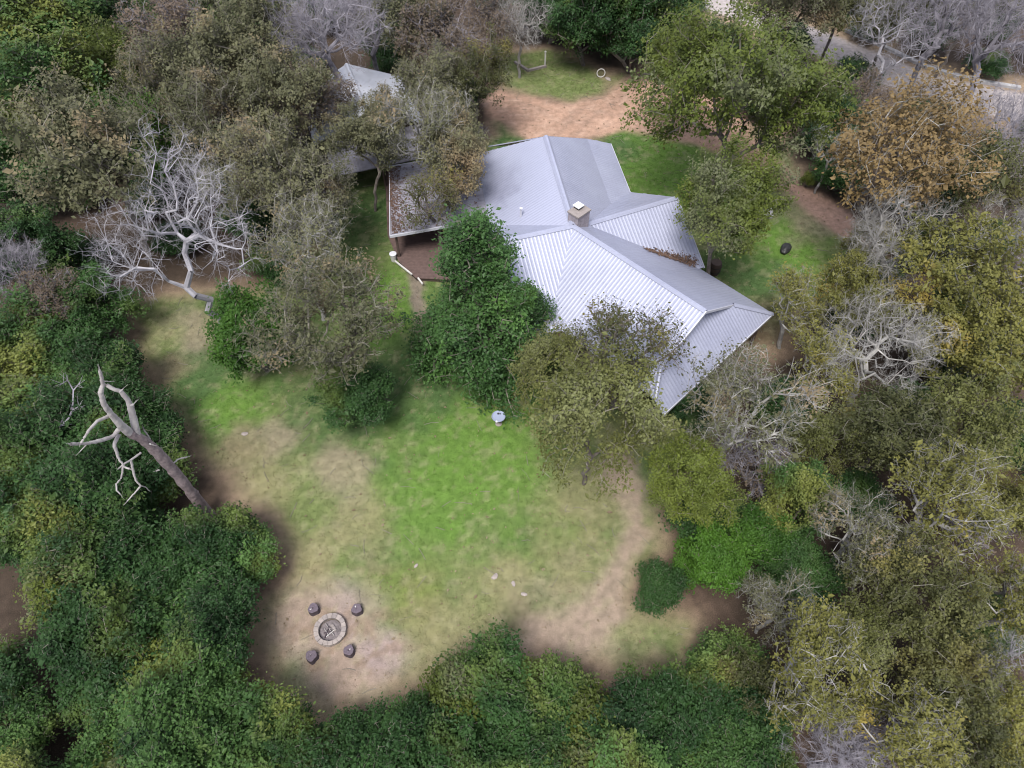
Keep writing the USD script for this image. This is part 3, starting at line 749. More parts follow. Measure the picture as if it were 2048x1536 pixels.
# ------------------------------------------------------------------ trees
def crown_targets(rng, n, R, zc, hz, K, lobe, low=-0.55, shell=0.45, cone=False):
    """Places for twig ends: a crown of K uneven lobes set round an ellipsoid."""
    C = []
    while len(C) < K:
        d = rng.normal(0, 1, 3)
        d /= np.linalg.norm(d)
        if d[2] < low:
            continue
        if all(np.linalg.norm(d - c) > 1.5 / math.sqrt(K) for c in C) or rng.random() < 0.05:
            C.append(d)
    C = np.array(C)
    rr = rng.uniform(0.4, 0.86, (K, 1))
    P = C * rr * [R, R, hz] + [0, 0, zc]
    if cone:
        zt = rng.uniform(0.05, 1.0, K) ** 1.25
        an = rng.uniform(0, 6.28, K)
        rad = R * (1.0 - zt) ** 0.6 * rng.uniform(0.4, 0.86, K)
        P = np.stack([np.cos(an) * rad, np.sin(an) * rad, zc - hz + 2 * hz * zt * 0.94], 1)
    rl_ = R * lobe * rng.uniform(0.55, 1.4, K) * ((1.15 - 0.62 * zt) if cone else 1)
    k = rng.choice(K, n, p=rl_ ** 2 / (rl_ ** 2).sum())
    d = rng.normal(0, 1, (n, 3))
    d /= np.linalg.norm(d, axis=1, keepdims=True)
    rad = rng.random(n) ** shell
    T = P[k] + d * (rl_[k] * rad)[:, None] * [1, 1, 0.8]
    return T[T[:, 2] > 0.25]


def grow(rng, T, fork, lean=0.3, step=0.55, gnarl=0.16, alpha=0.32, tip=0.012, power=2.35, stems=1):
    """A skeleton that reaches every target from the trunk; radii by counting the twig ends that hang on each node."""
    cap = 40 + len(T) * 14
    pos, par, plen = np.zeros((cap, 3)), np.full(cap, -1), np.zeros(cap)
    n = 1
    ends = []
    for s_ in range(stems):
        j = 0
        m = max(2, int(fork / step))
        off = rng.normal(0, lean, 2) * (1 if stems == 1 else 2.2)
        for i in range(1, m + 1):
            f_ = i / m
            pos[n] = [off[0] * f_ ** 1.5 + rng.normal(0, gnarl * 0.3), off[1] * f_ ** 1.5 + rng.normal(0, gnarl * 0.3), fork * f_]
            par[n], plen[n] = j, plen[j] + fork / m
            j = n
            n += 1
    start = max(1, n - 2 - 2 * (stems - 1))
    first = pos[n - 1]
    order = np.argsort(np.linalg.norm(T - first, axis=1) + rng.normal(0, 0.5, len(T)))
    for p in T[order]:
        d = np.linalg.norm(pos[start:n] - p, axis=1)
        j = start + int(np.argmin(d + alpha * plen[start:n]))
        a = pos[j]
        L = np.linalg.norm(p - a)
        m = max(1, int(L / step))
        m = min(m, 12)
        dj = a - pos[par[j]] if par[j] >= 0 else np.array([0, 0, 1.0])
        dj = dj / (np.linalg.norm(dj) + 1e-9)
        mid = a + dj * L * 0.3 + (p - a) * 0.25
        for i in range(1, m + 1):
            t = i / m
            q = (1 - t) ** 2 * a + 2 * t * (1 - t) * mid + t * t * p
            if i < m:
                q = q + rng.normal(0, gnarl * min(1, L / m), 3)
            pos[n], par[n], plen[n] = q, j, plen[j] + L / m
            j = n
            n += 1
        ends.append(j)
    pos, par = pos[:n], par[:n]
    cnt = np.zeros(n)
    cnt[ends] = 1
    for i in range(n - 1, 0, -1):
        cnt[par[i]] += cnt[i]
    rad = tip * np.maximum(cnt, 1) ** (1 / power)
    return pos, par, rad, np.array(ends)


def sides(r):
    return 7 if r > 0.09 else 5 if r > 0.04 else 3


def side_twigs(rng, pos, par, ends, per, length, tip, fine=0):
    k = np.repeat(ends, per)
    d0 = pos[k] - pos[par[k]]
    d0 /= np.linalg.norm(d0, axis=1, keepdims=True) + 1e-9
    d = d0 + rng.normal(0, 0.75, (len(k), 3))
    d /= np.linalg.norm(d, axis=1, keepdims=True)
    a = pos[k] - d0 * rng.uniform(0, 0.5, (len(k), 1)) * length
    b = a + d * rng.uniform(0.5, 1.2, (len(k), 1)) * length
    m = len(k)
    P = np.empty((2 * m, 3))
    P[0::2], P[1::2] = a, b
    pr = np.full(2 * m, -1)
    pr[1::2] = np.arange(m) * 2
    r = np.empty(2 * m)
    r[0::2], r[1::2] = tip, tip * 0.5
    if fine:
        q = np.repeat(np.arange(m), fine)
        f_ = rng.uniform(0.35, 0.95, (len(q), 1))
        a2 = a[q] * (1 - f_) + b[q] * f_
        d2 = d[q] + rng.normal(0, 0.7, (len(q), 3))
        d2 /= np.linalg.norm(d2, axis=1, keepdims=True)
        b2 = a2 + d2 * rng.uniform(0.25, 0.65, (len(q), 1)) * length
        P2 = np.empty((2 * len(q), 3))
        P2[0::2], P2[1::2] = a2, b2
        pr2 = np.full(2 * len(q), -1)
        pr2[1::2] = np.arange(len(q)) * 2 + 2 * m
        r2 = np.empty(2 * len(q))
        r2[0::2], r2[1::2] = tip * 0.6, tip * 0.35
        P, pr, r = np.concatenate([P, P2]), np.concatenate([pr, pr2]), np.concatenate([r, r2])
    return P, pr, r


protos = {}


def proto(name, seed, R, zc, hz, n, K, lobe, leaf, bark=None, twig=None, fork=None, per=34, size=0.1, sig=0.26, gnarl=0.16, tip=0.012, twigs=2, twig_len=0.4, low=-0.55, shell=0.45, stems=1, lean=0.35, drop=0.0,
          cone=False, alpha=0.32, up=0.5, power=2.35, bare_lobes=0.0):
    """One kind of tree as a class with the parts trunk, branches and crown; its copies refer to it."""
    rng = np.random.default_rng(seed)
    T = crown_targets(rng, n, R, zc, hz, K, lobe, low, shell, cone)
    fork = zc * 0.5 if fork is None else fork
    pos, par, rad, ends = grow(rng, T, fork, lean, gnarl=gnarl, tip=tip, stems=stems, alpha=alpha, power=power)
    path = '/World/%s_kind' % name
    stage.CreateClassPrim(path)
    thick = rad > 0.055
    thick[0] = True
    cp = par.copy()
    big = np.nonzero(thick)[0]
    mk = np.where(thick, par, -1)
    usdkit.mesh(stage, path + '/trunk', tubes(pos, mk, rad, sides), bark or M_bark)
    thin = np.where(thick, -1, par)
    V, F_ = tubes(pos, thin, rad, sides)
    if twigs:
        P, pr, r = side_twigs(rng, pos, par, ends, twigs, twig_len, tip * 0.8, 2 if leaf is None else 0)
        V2, F2 = tubes(P, pr, r, lambda r: 3)
        V, F_ = np.concatenate([V, V2]), np.concatenate([F_, F2 + len(V)])
    usdkit.mesh(stage, path + '/branches', (V, F_), twig or M_twig)
    if leaf is not None and per:
        e = ends[rng.random(len(ends)) > drop]
        k = np.repeat(e, per)
        back = rng.uniform(0, 1, (len(k), 1)) ** 1.5
        C = pos[k] * (1 - back * 0.8) + pos[par[k]] * back * 0.8 + rng.normal(0, sig, (len(k), 3)) * [1, 1, 0.8]
        cen = np.array([0, 0, zc - hz * 0.6])
        out = C - cen
        out /= np.linalg.norm(out, axis=1, keepdims=True)
        usdkit.mesh(stage, path + '/crown', leaves(C, rng, size, up, out * 0.5), leaf)
    protos[name] = (path, R, zc)


def plant(kind, base, u, v, r_px, label, cat='tree', group=None, hz=1.0, rz=None, zlift=1.0):
    """A copy of a kind whose crown, r_px across its radius, the photograph shows round (u, v)."""
    path, R, zc = protos[kind]
    s = 1.0
    for _ in range(6):
        c = at(u, v, min(zc * s * hz * zlift, CAM_H - 8))
        dist = np.linalg.norm(c - [0, 0, CAM_H])
        s = r_px * 0.98 * dist / FOC / R
    rng = random.Random(int(u * 7 + v * 13))
    rz = rng.uniform(0, 360) if rz is None else rz
    st = rng.uniform(0.9, 1.14)
    t = thing(base, label, cat, (c[0], c[1], 0), rz, (s * st, s / st, s * hz), group)
    t_ = t.GetPrim() if hasattr(t, 'GetPrim') else t
    t_.GetReferences().AddInternalReference(path)
    t_.SetInstanceable(True)
    return t_, c, R * s


# kinds: name, seed, crown radius, crown centre height, half height, ...
for i, sd in enumerate((11, 12)):
    proto('olive_oak' + ('' if i == 0 else '_wide'), sd, 4.0, 6.2, 3.2, 288, 20, 0.35, L_olive, per=58, size=0.075, sig=0.26, twigs=3, gnarl=0.2, drop=0.1, shell=0.27, tip=0.010, power=2.2)
proto('grey_oak', 21, 4.0, 6.2, 3.2, 560, 22, 0.35, L_olive, twig=M_gtwig, per=24, size=0.072, sig=0.25, twigs=5, twig_len=0.45, gnarl=0.24, drop=0.2, tip=0.0095, power=2.1, shell=0.36)
proto('grey_oak_thin', 22, 4.0, 6.2, 3.0, 500, 20, 0.33, L_olive, bark=M_pale, twig=M_pale, per=15, size=0.072, sig=0.26, twigs=5, twig_len=0.5, gnarl=0.3, drop=0.35, tip=0.0095, power=2.05)
proto('yellow_oak', 31, 4.0, 6.0, 3.0, 288, 20, 0.35, L_yellow, per=61, size=0.078, sig=0.25, twigs=2, gnarl=0.2, drop=0.1, twig=M_pale, tip=0.010, power=2.2, shell=0.27)
proto('mustard_oak', 33, 4.0, 6.0, 3.1, 324, 24, 0.33, L_mustard, per=55, size=0.072, sig=0.27, twigs=3, gnarl=0.22, drop=0.15, twig=M_gtwig, tip=0.010, power=2.2, shell=0.3)
proto('yellow_oak_loose', 32, 4.0, 6.0, 3.0, 440, 20, 0.31, L_yellow, bark=M_pale, twig=M_pale, per=30, size=0.074, sig=0.24, twigs=4, twig_len=0.5, gnarl=0.3, drop=0.36, tip=0.0115, power=2.02)
proto('orange_oak', 35, 4.0, 5.8, 2.8, 300, 24, 0.34, L_orange, per=52, size=0.072, sig=0.26, twigs=3, gnarl=0.2, drop=0.12, twig=M_pale, tip=0.010, power=2.15)
proto('brown_oak', 37, 4.0, 6.0, 3.0, 500, 22, 0.34, L_brown, per=30, size=0.072, sig=0.26, twigs=4, twig_len=0.45, gnarl=0.22, drop=0.25, twig=M_lav, tip=0.010, power=2.1)
proto('green_oak', 41, 4.6, 7.2, 3.6, 456, 26, 0.33, L_oak, per=70, size=0.072, sig=0.27, twigs=1, gnarl=0.18, shell=0.27)
proto('dark_olive_oak', 43, 4.0, 6.0, 3.2, 288, 22, 0.35, L_dark_olive, per=58, size=0.075, sig=0.25, twigs=3, gnarl=0.22, drop=0.12, shell=0.27, tip=0.010, power=2.2, twig=M_gtwig)
proto('broad_oak', 46, 5.0, 7.2, 3.8, 540, 13, 0.40, L_oak, per=70, size=0.072, sig=0.27, twigs=1, gnarl=0.18, shell=0.27, low=-0.4)
proto('evergreen', 51, 3.4, 4.3, 3.4, 372, 28, 0.33, L_ever, per=67, size=0.066, sig=0.23, twigs=0, low=-0.8, stems=2, fork=1.4, shell=0.3)
proto('mid_evergreen', 52, 3.4, 4.3, 3.4, 360, 26, 0.33, L_mid, per=67, size=0.068, sig=0.23, twigs=0, low=-0.8, stems=2, fork=1.4, shell=0.3)
proto('vivid_tree', 53, 2.8, 3.8, 3.2, 312, 24, 0.35, L_vivid, per=64, size=0.066, sig=0.21, twigs=0, low=-0.8, stems=2, fork=1.3, shell=0.3)
proto('cedar', 55, 4.0, 5.2, 5.0, 1900, 110, 0.27, L_cedar, per=36, size=0.062, sig=0.22, twigs=0, cone=True, fork=3.0, lean=0.05)
proto('bare_oak', 66, 4.2, 6.2, 3.0, 640, 15, 0.34, None, bark=M_silver, twig=M_silver, low=-0.35, per=0, twigs=4, twig_len=0.45, gnarl=0.36, tip=0.006, alpha=0.16, fork=3.0, lean=0.35, power=2.02)
proto('bare_oak_pale', 62, 4.2, 6.2, 2.8, 520, 13, 0.36, None, bark=M_pale, twig=M_pale, per=0, twigs=6, twig_len=0.5, gnarl=0.32, tip=0.0082, alpha=0.18, fork=3.0, lean=0.5, power=2.0)
proto('bare_oak_fine', 63, 4.2, 6.4, 3.4, 900, 24, 0.35, None, bark=M_lav, twig=M_lav, per=0, twigs=6, twig_len=0.45, gnarl=0.22, tip=0.0082, fork=3.0, power=2.08)
for i, (sd, L_) in enumerate(((71, L_ever), (72, L_mid), (73, L_ever), (74, L_mid))):
    proto(('dark_shrub', 'green_shrub', 'dark_shrub_tall', 'green_shrub_tall')[i], sd, 2.0, 1.9 if i < 2 else 2.6, 1.7 if i < 2 else 2.3, 420, 20, 0.36, L_, per=34, size=0.058, sig=0.2, twigs=1, twig_len=0.35, low=-0.6, stems=4, fork=0.6, lean=0.25, tip=0.008)
proto('olive_shrub', 75, 2.0, 1.9, 1.7, 420, 20, 0.36, L_dark_olive, per=26, size=0.06, sig=0.2, twigs=2, twig_len=0.35, low=-0.6, stems=4, fork=0.6, lean=0.25, tip=0.008)
proto('yellow_shrub', 76, 2.0, 1.9, 1.7, 420, 20, 0.36, L_oak, per=28, size=0.062, sig=0.2, twigs=1, low=-0.6, stems=4, fork=0.6, lean=0.25, tip=0.008)
proto('twiggy_shrub', 77, 2.0, 1.8, 1.6, 520, 18, 0.38, L_brown, twig=M_lav, per=5, size=0.06, sig=0.2, twigs=5, low=-0.5, stems=4, fork=0.6, lean=0.3, tip=0.009, drop=0.4)
proto('thin_oak', 45, 4.0, 6.4, 3.2, 640, 22, 0.34, L_dark_olive, twig=M_bark, per=9, size=0.08, sig=0.32, twigs=2, gnarl=0.22, drop=0.15, tip=0.014)
TREES = [
    # the wood at the upper left
    ('mid_evergreen', 60, 60, 125, 'mid green bushy tree filling the top left corner'),
    ('evergreen', 190, 40, 105, 'dark green tree on the top edge, right beside the corner tree'),
    ('mid_evergreen', 100, 215, 120, 'bluish green bushy tree by the left edge, below the corner tree'),
    ('evergreen', 10, 320, 85, 'deep green tree cut by the left edge, left of the big round olive oak'),
    ('green_oak', 225, 125, 75, 'yellow green oak poking up behind the big round olive oak'),
    ('brown_oak', 330, 60, 95, 'dull brown thinning oak on the top edge, behind the yellow green oak'),
    ('evergreen', 440, 10, 80, 'dark evergreen cut by the top edge, left of the first lavender bare tree'),
    ('olive_oak', 175, 300, 140, 'large round olive oak at the upper left, the broadest crown there'),
    ('grey_oak', 330, 190, 95, 'grey olive twiggy oak touching the big round olive oak on its right'),
    ('olive_oak_wide', 425, 140, 105, 'olive oak behind the grey olive one with fine twigs, above the vivid green tree'),
    ('olive_oak', 525, 60, 105, 'olive oak on the top edge just left of the lavender bare trees'),
    ('bare_oak_fine', 640, 60, 115, 'lavender grey bare tree with fine lacy twigs, behind the white shed roof to its left'),
    ('bare_oak_fine', 735, 20, 85, 'lavender bare tree cut by the top edge, straight behind the shed'),
    ('olive_oak', 810, 50, 85, 'olive green oak on the top edge, right behind the shed'),
    ('brown_oak', 885, 80, 90, 'brown half bare oak between the shed and the slim olive tree by the upper lawn'),
    ('dark_olive_oak', 945, 152, 70, 'slim olive tree at the left edge of the upper lawn, where the gravel drive begins', 1.5),
    ('grey_oak', 860, 160, 80, 'grey olive oak with a dark hollow in its crown, right of the shed'),
    ('bare_oak_pale', 1040, 42, 60, 'little pale grey bare tree left of the wall of dark evergreens'),
    ('brown_oak', 985, 40, 60, 'small brownish tree on the top edge, behind the little pale bare tree'),
    ('evergreen', 1105, -35, 78, 'dark evergreen behind the upper lawn, leftmost of the evergreen wall', 1.1),
    ('evergreen', 1178, -2, 88, 'dark evergreen behind the upper lawn, right above the middle of the grass', 1.1),
    ('evergreen', 1275, 22, 82, 'dark evergreen standing over the upright white hoop', 1.1),
    ('evergreen', 1310, -30, 90, 'dark evergreen on the top edge, rightmost of the evergreen wall', 1.1),
    ('evergreen', 1200, -75, 95, 'dark evergreen cut by the top edge, back row of the evergreen wall', 1.1),
    ('vivid_tree', 312, 258, 62, 'small vivid green tree among the grey oaks, above the big lavender bare tree', 1.45),
    ('olive_shrub', 420, 290, 60, 'low olive shrub beside the small vivid green tree'),
    ('grey_oak', 455, 250, 105, 'grey olive oak with white bare limbs, right of the small vivid green tree'),
    ('olive_oak_wide', 560, 195, 105, 'olive oak with an uneven top, left of the shed and behind the brown tree'),
    ('brown_oak', 640, 205, 80, 'reddish brown tree standing before the left side of the white shed roof', 1.2),
    ('dark_olive_oak', 625, 168, 58, 'dark olive oak pressed against the left eave of the shed'),
    ('olive_oak', 772, 232, 60, 'small olive oak at the near corner of the shed'),
    ('grey_oak', 560, 335, 110, 'grey olive oak with many fine twigs, between the shed and the big lavender bare tree'),
    ('grey_oak_thin', 450, 365, 85, 'thin grey twiggy oak just right of the big lavender bare tree'),
    ('grey_oak_thin', 850, 250, 105, 'pale twiggy oak in front of the shed, almost leafless on top'),
    ('olive_oak', 905, 252, 74, 'olive oak left of the gravel drive, in front of the slim olive tree'),
    ('olive_oak_wide', 725, 288, 84, 'olive oak left of the porch roof corner, below the shed'),
    ('olive_oak', 905, 318, 88, 'olive brown oak leaning over the north end of the porch roof'),
    ('thin_oak', 872, 392, 74, 'dark limbed thin oak growing over the middle of the porch roof'),
    ('grey_oak', 640, 385, 88, 'grey olive oak left of the strip of lawn that runs to the porch'),
    ('bare_oak', 350, 455, 166, 'big lavender grey bare oak with a leaning trunk, the widest bare crown of all'),
    ('grey_oak_thin', 600, 490, 112, 'thin grey oak with pale twigs, above the bushy olive oak on the lawn edge'),
    ('vivid_tree', 495, 655, 98, 'vivid yellow green bushy tree on the left of the lawn'),
    ('grey_oak', 655, 650, 142, 'olive oak full of grey twigs on the lawn, right of the vivid yellow green tree'),
    ('evergreen', 718, 770, 92, 'dark evergreen bush on the lawn below the twiggy olive oak', 0.8),
    ('evergreen', 50, 480, 85, 'dark bluish evergreen at the left edge, left of the big lavender bare oak'),
    ('evergreen', 170, 610, 85, 'dark evergreen below the big lavender bare oak, at the end of the left thicket', 0.8),
    ('bare_oak_fine', 15, 530, 70, 'small mauve bare tree cut by the left edge'),
    ('brown_oak', 110, 590, 62, 'dull brown small tree between the mauve bare tree and the dark evergreen'),
    # round the house
    ('cedar', 965, 580, 172, 'large dark green cedar standing against the house, covering the west wing'),
    ('cedar', 1050, 640, 92, 'brighter green smaller cedar, right of the large dark cedar'),
    ('broad_oak', 1492, 178, 184, 'tall broad oak with a full green crown, right of the gravel drive', 1.15),
    ('green_oak', 1368, 132, 78, 'rounded yellow green oak overhanging the gravel drive, left of the tall broad oak'),
    ('green_oak', 1466, 402, 108, 'slim green oak close to the east wing of the house', 1.5),
    ('thin_oak', 1250, 692, 112, 'thin leaved dark limbed oak spread over the metal roof'),
    ('mustard_oak', 1095, 730, 84, 'olive twiggy oak between the cedars and the roof, above the bird bath to the right'),
    ('mustard_oak', 1190, 835, 150, 'yellow olive oak with a full crown, below the roof corner'),
    ('evergreen', 1385, 805, 58, 'dark green bush tucked under the near corner of the skirt roof', 0.8),
    ('grey_oak_thin', 1485, 820, 145, 'grey oak with pale crooked limbs, in front of the skirt roof'),
    ('green_oak', 1375, 955, 100, 'dense yellow green oak right of the bare dirt path'),
    ('mid_evergreen', 1585, 1000, 92, 'soft green tree behind the two vivid bushes'),
    ('vivid_tree', 1425, 1110, 78, 'vivid green round bush by the dirt path, left of its twin'),
    ('vivid_tree', 1515, 1075, 70, 'vivid green round bush, right twin, in front of the soft green tree'),
    ('mid_evergreen', 1580, 1130, 62, 'mid green rounded bush at the right of the two vivid bushes'),
    ('dark_shrub', 1318, 1168, 50, 'dark green round shrub alone on the edge of the dirt path'),
    # the wood at the right
    ('olive_oak', 1600, -5, 90, 'olive oak cut by the top edge, behind the tall broad oak'),
    ('dark_olive_oak', 1690, -12, 72, 'dark olive oak on the top edge beyond the road'),
    ('dark_olive_oak', 1800, 0, 75, 'dark olive oak cut by the top edge, left of the lavender trees beyond the road'),
    ('bare_oak', 1790, 62, 80, 'grey bare tree with a thick mossy trunk on the near side of the road'),
    ('bare_oak_fine', 1900, 8, 95, 'lavender bare tree with dense fine twigs beyond the road'),
    ('bare_oak_fine', 2020, 50, 100, 'lavender bare tree in the top right corner'),
    ('bare_oak_fine', 2010, 262, 78, 'lavender grey bare tree at the right edge, on the near side of the road'),
    ('dark_olive_oak', 1960, -22, 78, 'dark olive tree cut by the top edge, behind the lavender bare trees'),
    ('evergreen', 1660, 235, 62, 'dark evergreen between the tall broad oak and the orange brown oak'),
    ('brown_oak', 1735, 195, 52, 'small brown tree on the near verge of the road'),
    ('orange_oak', 1795, 310, 145, 'orange brown oak with a broad domed crown'),
    ('bare_oak_pale', 1665, 300, 52, 'little white twigged bare tree at the left foot of the orange brown oak'),
    ('dark_olive_oak', 1965, 345, 95, 'dark olive oak right of the orange brown oak'),
    ('yellow_shrub', 1617, 358, 17, 'small bright yellow green shrub beside the red gravel track'),
    ('bare_oak_pale', 1795, 475, 112, 'white limbed bare oak below the orange brown oak'),
    ('yellow_oak_loose', 1735, 492, 58, 'small yellow olive tree at the end of the red gravel track'),
    ('bare_oak_pale', 2010, 455, 78, 'pale bare oak cut by the right edge, below the dark olive oak'),
    ('yellow_oak', 1930, 570, 120, 'golden olive oak, the largest yellow crown on the right'),
    ('yellow_oak_loose', 1600, 605, 72, 'yellow olive oak nearest to the pointed corner of the skirt roof'),
    ('yellow_oak', 1720, 590, 88, 'yellow olive oak between the roof corner tree and the golden oak'),
    ('bare_oak_pale', 1765, 705, 118, 'white limbed bare oak standing out between the yellow crowns'),
    ('yellow_oak', 2000, 700, 100, 'golden oak cut by the right edge, below the largest golden crown'),
    ('yellow_oak_loose', 1865, 690, 75, 'loose yellow olive oak left of the golden one at the right edge'),
    ('yellow_oak_loose', 1655, 735, 82, 'loose yellow olive oak beside the bare reddish ground at the house end'),
    ('dark_olive_oak', 1795, 850, 108, 'dark olive oak with a dense crown, below the white limbed bare oak'),
    ('mustard_oak', 1960, 850, 98, 'dark olive oak at the right edge, below the golden oaks'),
    ('mustard_oak', 1655, 885, 74, 'dark olive oak right of the grey oak with pale crooked limbs'),
    ('yellow_oak_loose', 1905, 1000, 122, 'olive brown oak with a wide crown in the middle of the right wood'),
    ('grey_oak_thin', 1720, 1060, 100, 'thin grey oak with fallen looking limbs, right of the soft green tree'),
    ('yellow_oak', 2040, 1010, 62, 'yellow olive tree cut by the right edge, beside the wide olive brown oak'),
    ('dark_olive_oak', 1820, 1150, 112, 'dark olive oak with a speckled crown, below the wide olive brown oak'),
    ('yellow_oak_loose', 2015, 1200, 95, 'yellow green oak at the right edge with bare pale tips'),
    ('grey_oak_thin', 1555, 1215, 75, 'low brownish twiggy tree below the vivid bushes'),
    ('mustard_oak', 1735, 1285, 82, 'dark olive oak left of the yellow green one at the right edge'),
    ('dark_olive_oak', 1905, 1330, 100, 'dark olive oak near the lower right corner, left of the mauve bare tree'),
    ('bare_oak', 2030, 1345, 85, 'mauve bare tree cut by the right edge, near the lower right corner'),
    ('yellow_oak_loose', 1640, 1345, 125, 'yellow leaved oak with a fan of bare pale limbs in the lower right'),
    ('bare_oak_fine', 1690, 1500, 95, 'grey bare tree on the bottom edge with fine twigs'),
    ('yellow_oak_loose', 1800, 1465, 112, 'olive oak on the bottom edge, right of the grey bare tree'),
    ('dark_olive_oak', 1935, 1480, 95, 'dark olive oak on the bottom edge, near the right corner'),
    ('yellow_oak', 2045, 1470, 85, 'yellow oak in the bottom right corner'),
]
BASE = {'evergreen': 'evergreen_tree', 'mid_evergreen': 'evergreen_tree', 'vivid_tree': 'green_tree', 'cedar': 'cedar_tree', 'bare_oak': 'bare_tree', 'bare_oak_pale': 'bare_tree', 'bare_oak_fine': 'bare_tree',
        'dark_shrub': 'shrub', 'olive_shrub': 'shrub', 'yellow_shrub': 'shrub'}
placed = []
for row in TREES:
    kind, u, v, r_px, label = row[:5]
    base = BASE.get(kind, 'oak_tree')
    t, c, R_ = plant(kind, base, u, v, r_px, label, 'shrub' if base == 'shrub' else 'tree', None, row[5] if len(row) > 5 else 1.22 if 'oak' in kind else 1.0)
    placed.append((c[0], c[1], R_))

# the evergreen thicket along the left and the bottom of the clearing
rt = random.Random(3)
THICKET = Polygon([(-60, 640), (200, 640), (300, 800), (400, 940), (530, 1070), (540, 1130), (470, 1200), (465, 1310), (540, 1440), (700, 1455), (840, 1420), (960, 1325), (1060, 1350), (1240, 1400), (1330, 1420), (1400, 1300), (1500, 1300), (1560, 1400), (1560, 1620), (-60, 1620)])
GAP = Polygon([(-60, 1090), (30, 1120), (75, 1260), (130, 1420), (150, 1500), (100, 1540), (60, 1400), (10, 1260), (-60, 1250)])
GAPW = GAP.buffer(58)
THIN = THICKET.buffer(-26)
spots = []
for _ in range(9000):
    u, v = rt.uniform(-60, 1560), rt.uniform(640, 1600)
    p = Point(u, v)
    if not THIN.contains(p) or GAPW.contains(p) or math.hypot(u - 372, v - 1010) < 86 or math.hypot(u - 330, v - 930) < 60:
        continue
    if all(math.hypot(u - a, v - b) > 66 for a, b in spots):
        spots.append((u, v))
for u, v in spots:
    marks = ((60, 720, 'by the left edge, above the thin dead bush'), (60, 940, 'by the left edge, beside the thin dead bush'), (260, 700, 'below the big lavender bare oak'), (380, 860, 'right of the dead tree'),
             (230, 1010, 'below the limbs of the dead tree'), (440, 1060, 'at the foot of the dead tree'), (60, 1060, 'by the left edge above the brown strip'), (300, 1180, 'between the dead tree and the brown strip'),
             (460, 1180, 'left of the upper stump seats'), (440, 1320, 'left of the lower stump seats'), (200, 1330, 'right of the bare brown strip'), (30, 1400, 'in the bottom left corner'),
             (300, 1490, 'at the bottom edge beside the brown strip'), (560, 1490, 'at the bottom edge below the fire pit'), (800, 1480, 'at the bottom edge right of the fire pit'),
             (980, 1400, 'where the thicket reaches highest into the lawn'), (1040, 1530, 'at the bottom edge below the thicket tongue'), (1200, 1430, 'below the lower end of the dirt path'), (1280, 1540, 'at the bottom edge below the dirt path'),
             (1440, 1340, 'right of the lower end of the dirt path'), (1480, 1490, 'on the bottom edge, beside the yellow leaved oak'))
    where = min(marks, key=lambda m: (m[0] - u) ** 2 + (m[1] - v) ** 2)[2]
    if THICKET.exterior.distance(Point(u, v)) < 70 and 0 < u < 1540 and v < 1480:
        where = where + ', on the rim'
    q = meshkit.noise(np.array([[u / 170.0, v / 170.0, 0.3]]), 4)[0] + rt.uniform(-0.16, 0.16)
    kind, lab = (('dark_shrub', 'dark green shrub') if q < 0.42 else ('dark_shrub_tall', 'taller dark green shrub') if q < 0.52 else ('green_shrub', 'mid green shrub') if q < 0.66 else
                 ('green_shrub_tall', 'taller mid green shrub') if q < 0.74 else ('yellow_shrub', 'yellowish green shrub') if q < 0.83 else ('olive_shrub', 'olive shrub'))
    t, c, R_ = plant(kind, 'shrub', u, v, rt.uniform(62, 90) * (0.85 if v < 800 else 1.0), '%s %s' % (lab, where), 'shrub', '%ss %s' % (lab, where), rt.uniform(0.85, 1.3))
    placed.append((c[0], c[1], R_))
# low growth under the trees of the wood
clear = shapely.union_all([lawn_poly.buffer(0.6), poly([(950, 130), (1360, 90), (1720, 450), (1560, 560), (1250, 380), (960, 340)]), upper_lawn_poly.buffer(1.0), drive_poly.buffer(1.0), road_poly.buffer(1.2), Polygon([tuple(N(s, t, 0)[:2]) for s, t in ((-3, 9), (14, 9), (14, -12), (-3, -12))]), Polygon([tuple(S(s, t, 0)[:2]) for s, t in ((-3, -7), (13, -7), (13, 7), (-3, 7))]),
                           Polygon([tuple(Sh(s, t, 0)[:2]) for s, t in ((-1, 5), (Lsh + 5, 5), (Lsh + 5, -5), (-1, -5))])] + [Point(*at(u, v)[:2]).buffer(1.2) for u, v in ((40, 1180), (80, 1340), (110, 1480))] + [Point(*at(1330, 1180)[:2]).buffer(3.0), Point(*at(430, 640)[:2]).buffer(2.0)])
thick_w = poly([(max(u, -60), min(v, 1600)) for u, v in THICKET.exterior.coords])
thick_wb = thick_w.buffer(2.2)
low = []
for _ in range(20000):
    y = rt.uniform(4, 78)
    x = rt.uniform(-1, 1) * (20 + 0.46 * y)
    p = Point(x, y)
    if clear.contains(p) or thick_wb.contains(p) or any(math.hypot(x - a, y - b) < 4.6 for a, b in low) or any(math.hypot(x - a, y - b) < 0.45 * r for a, b, r in placed):
        continue
    low.append((x, y))
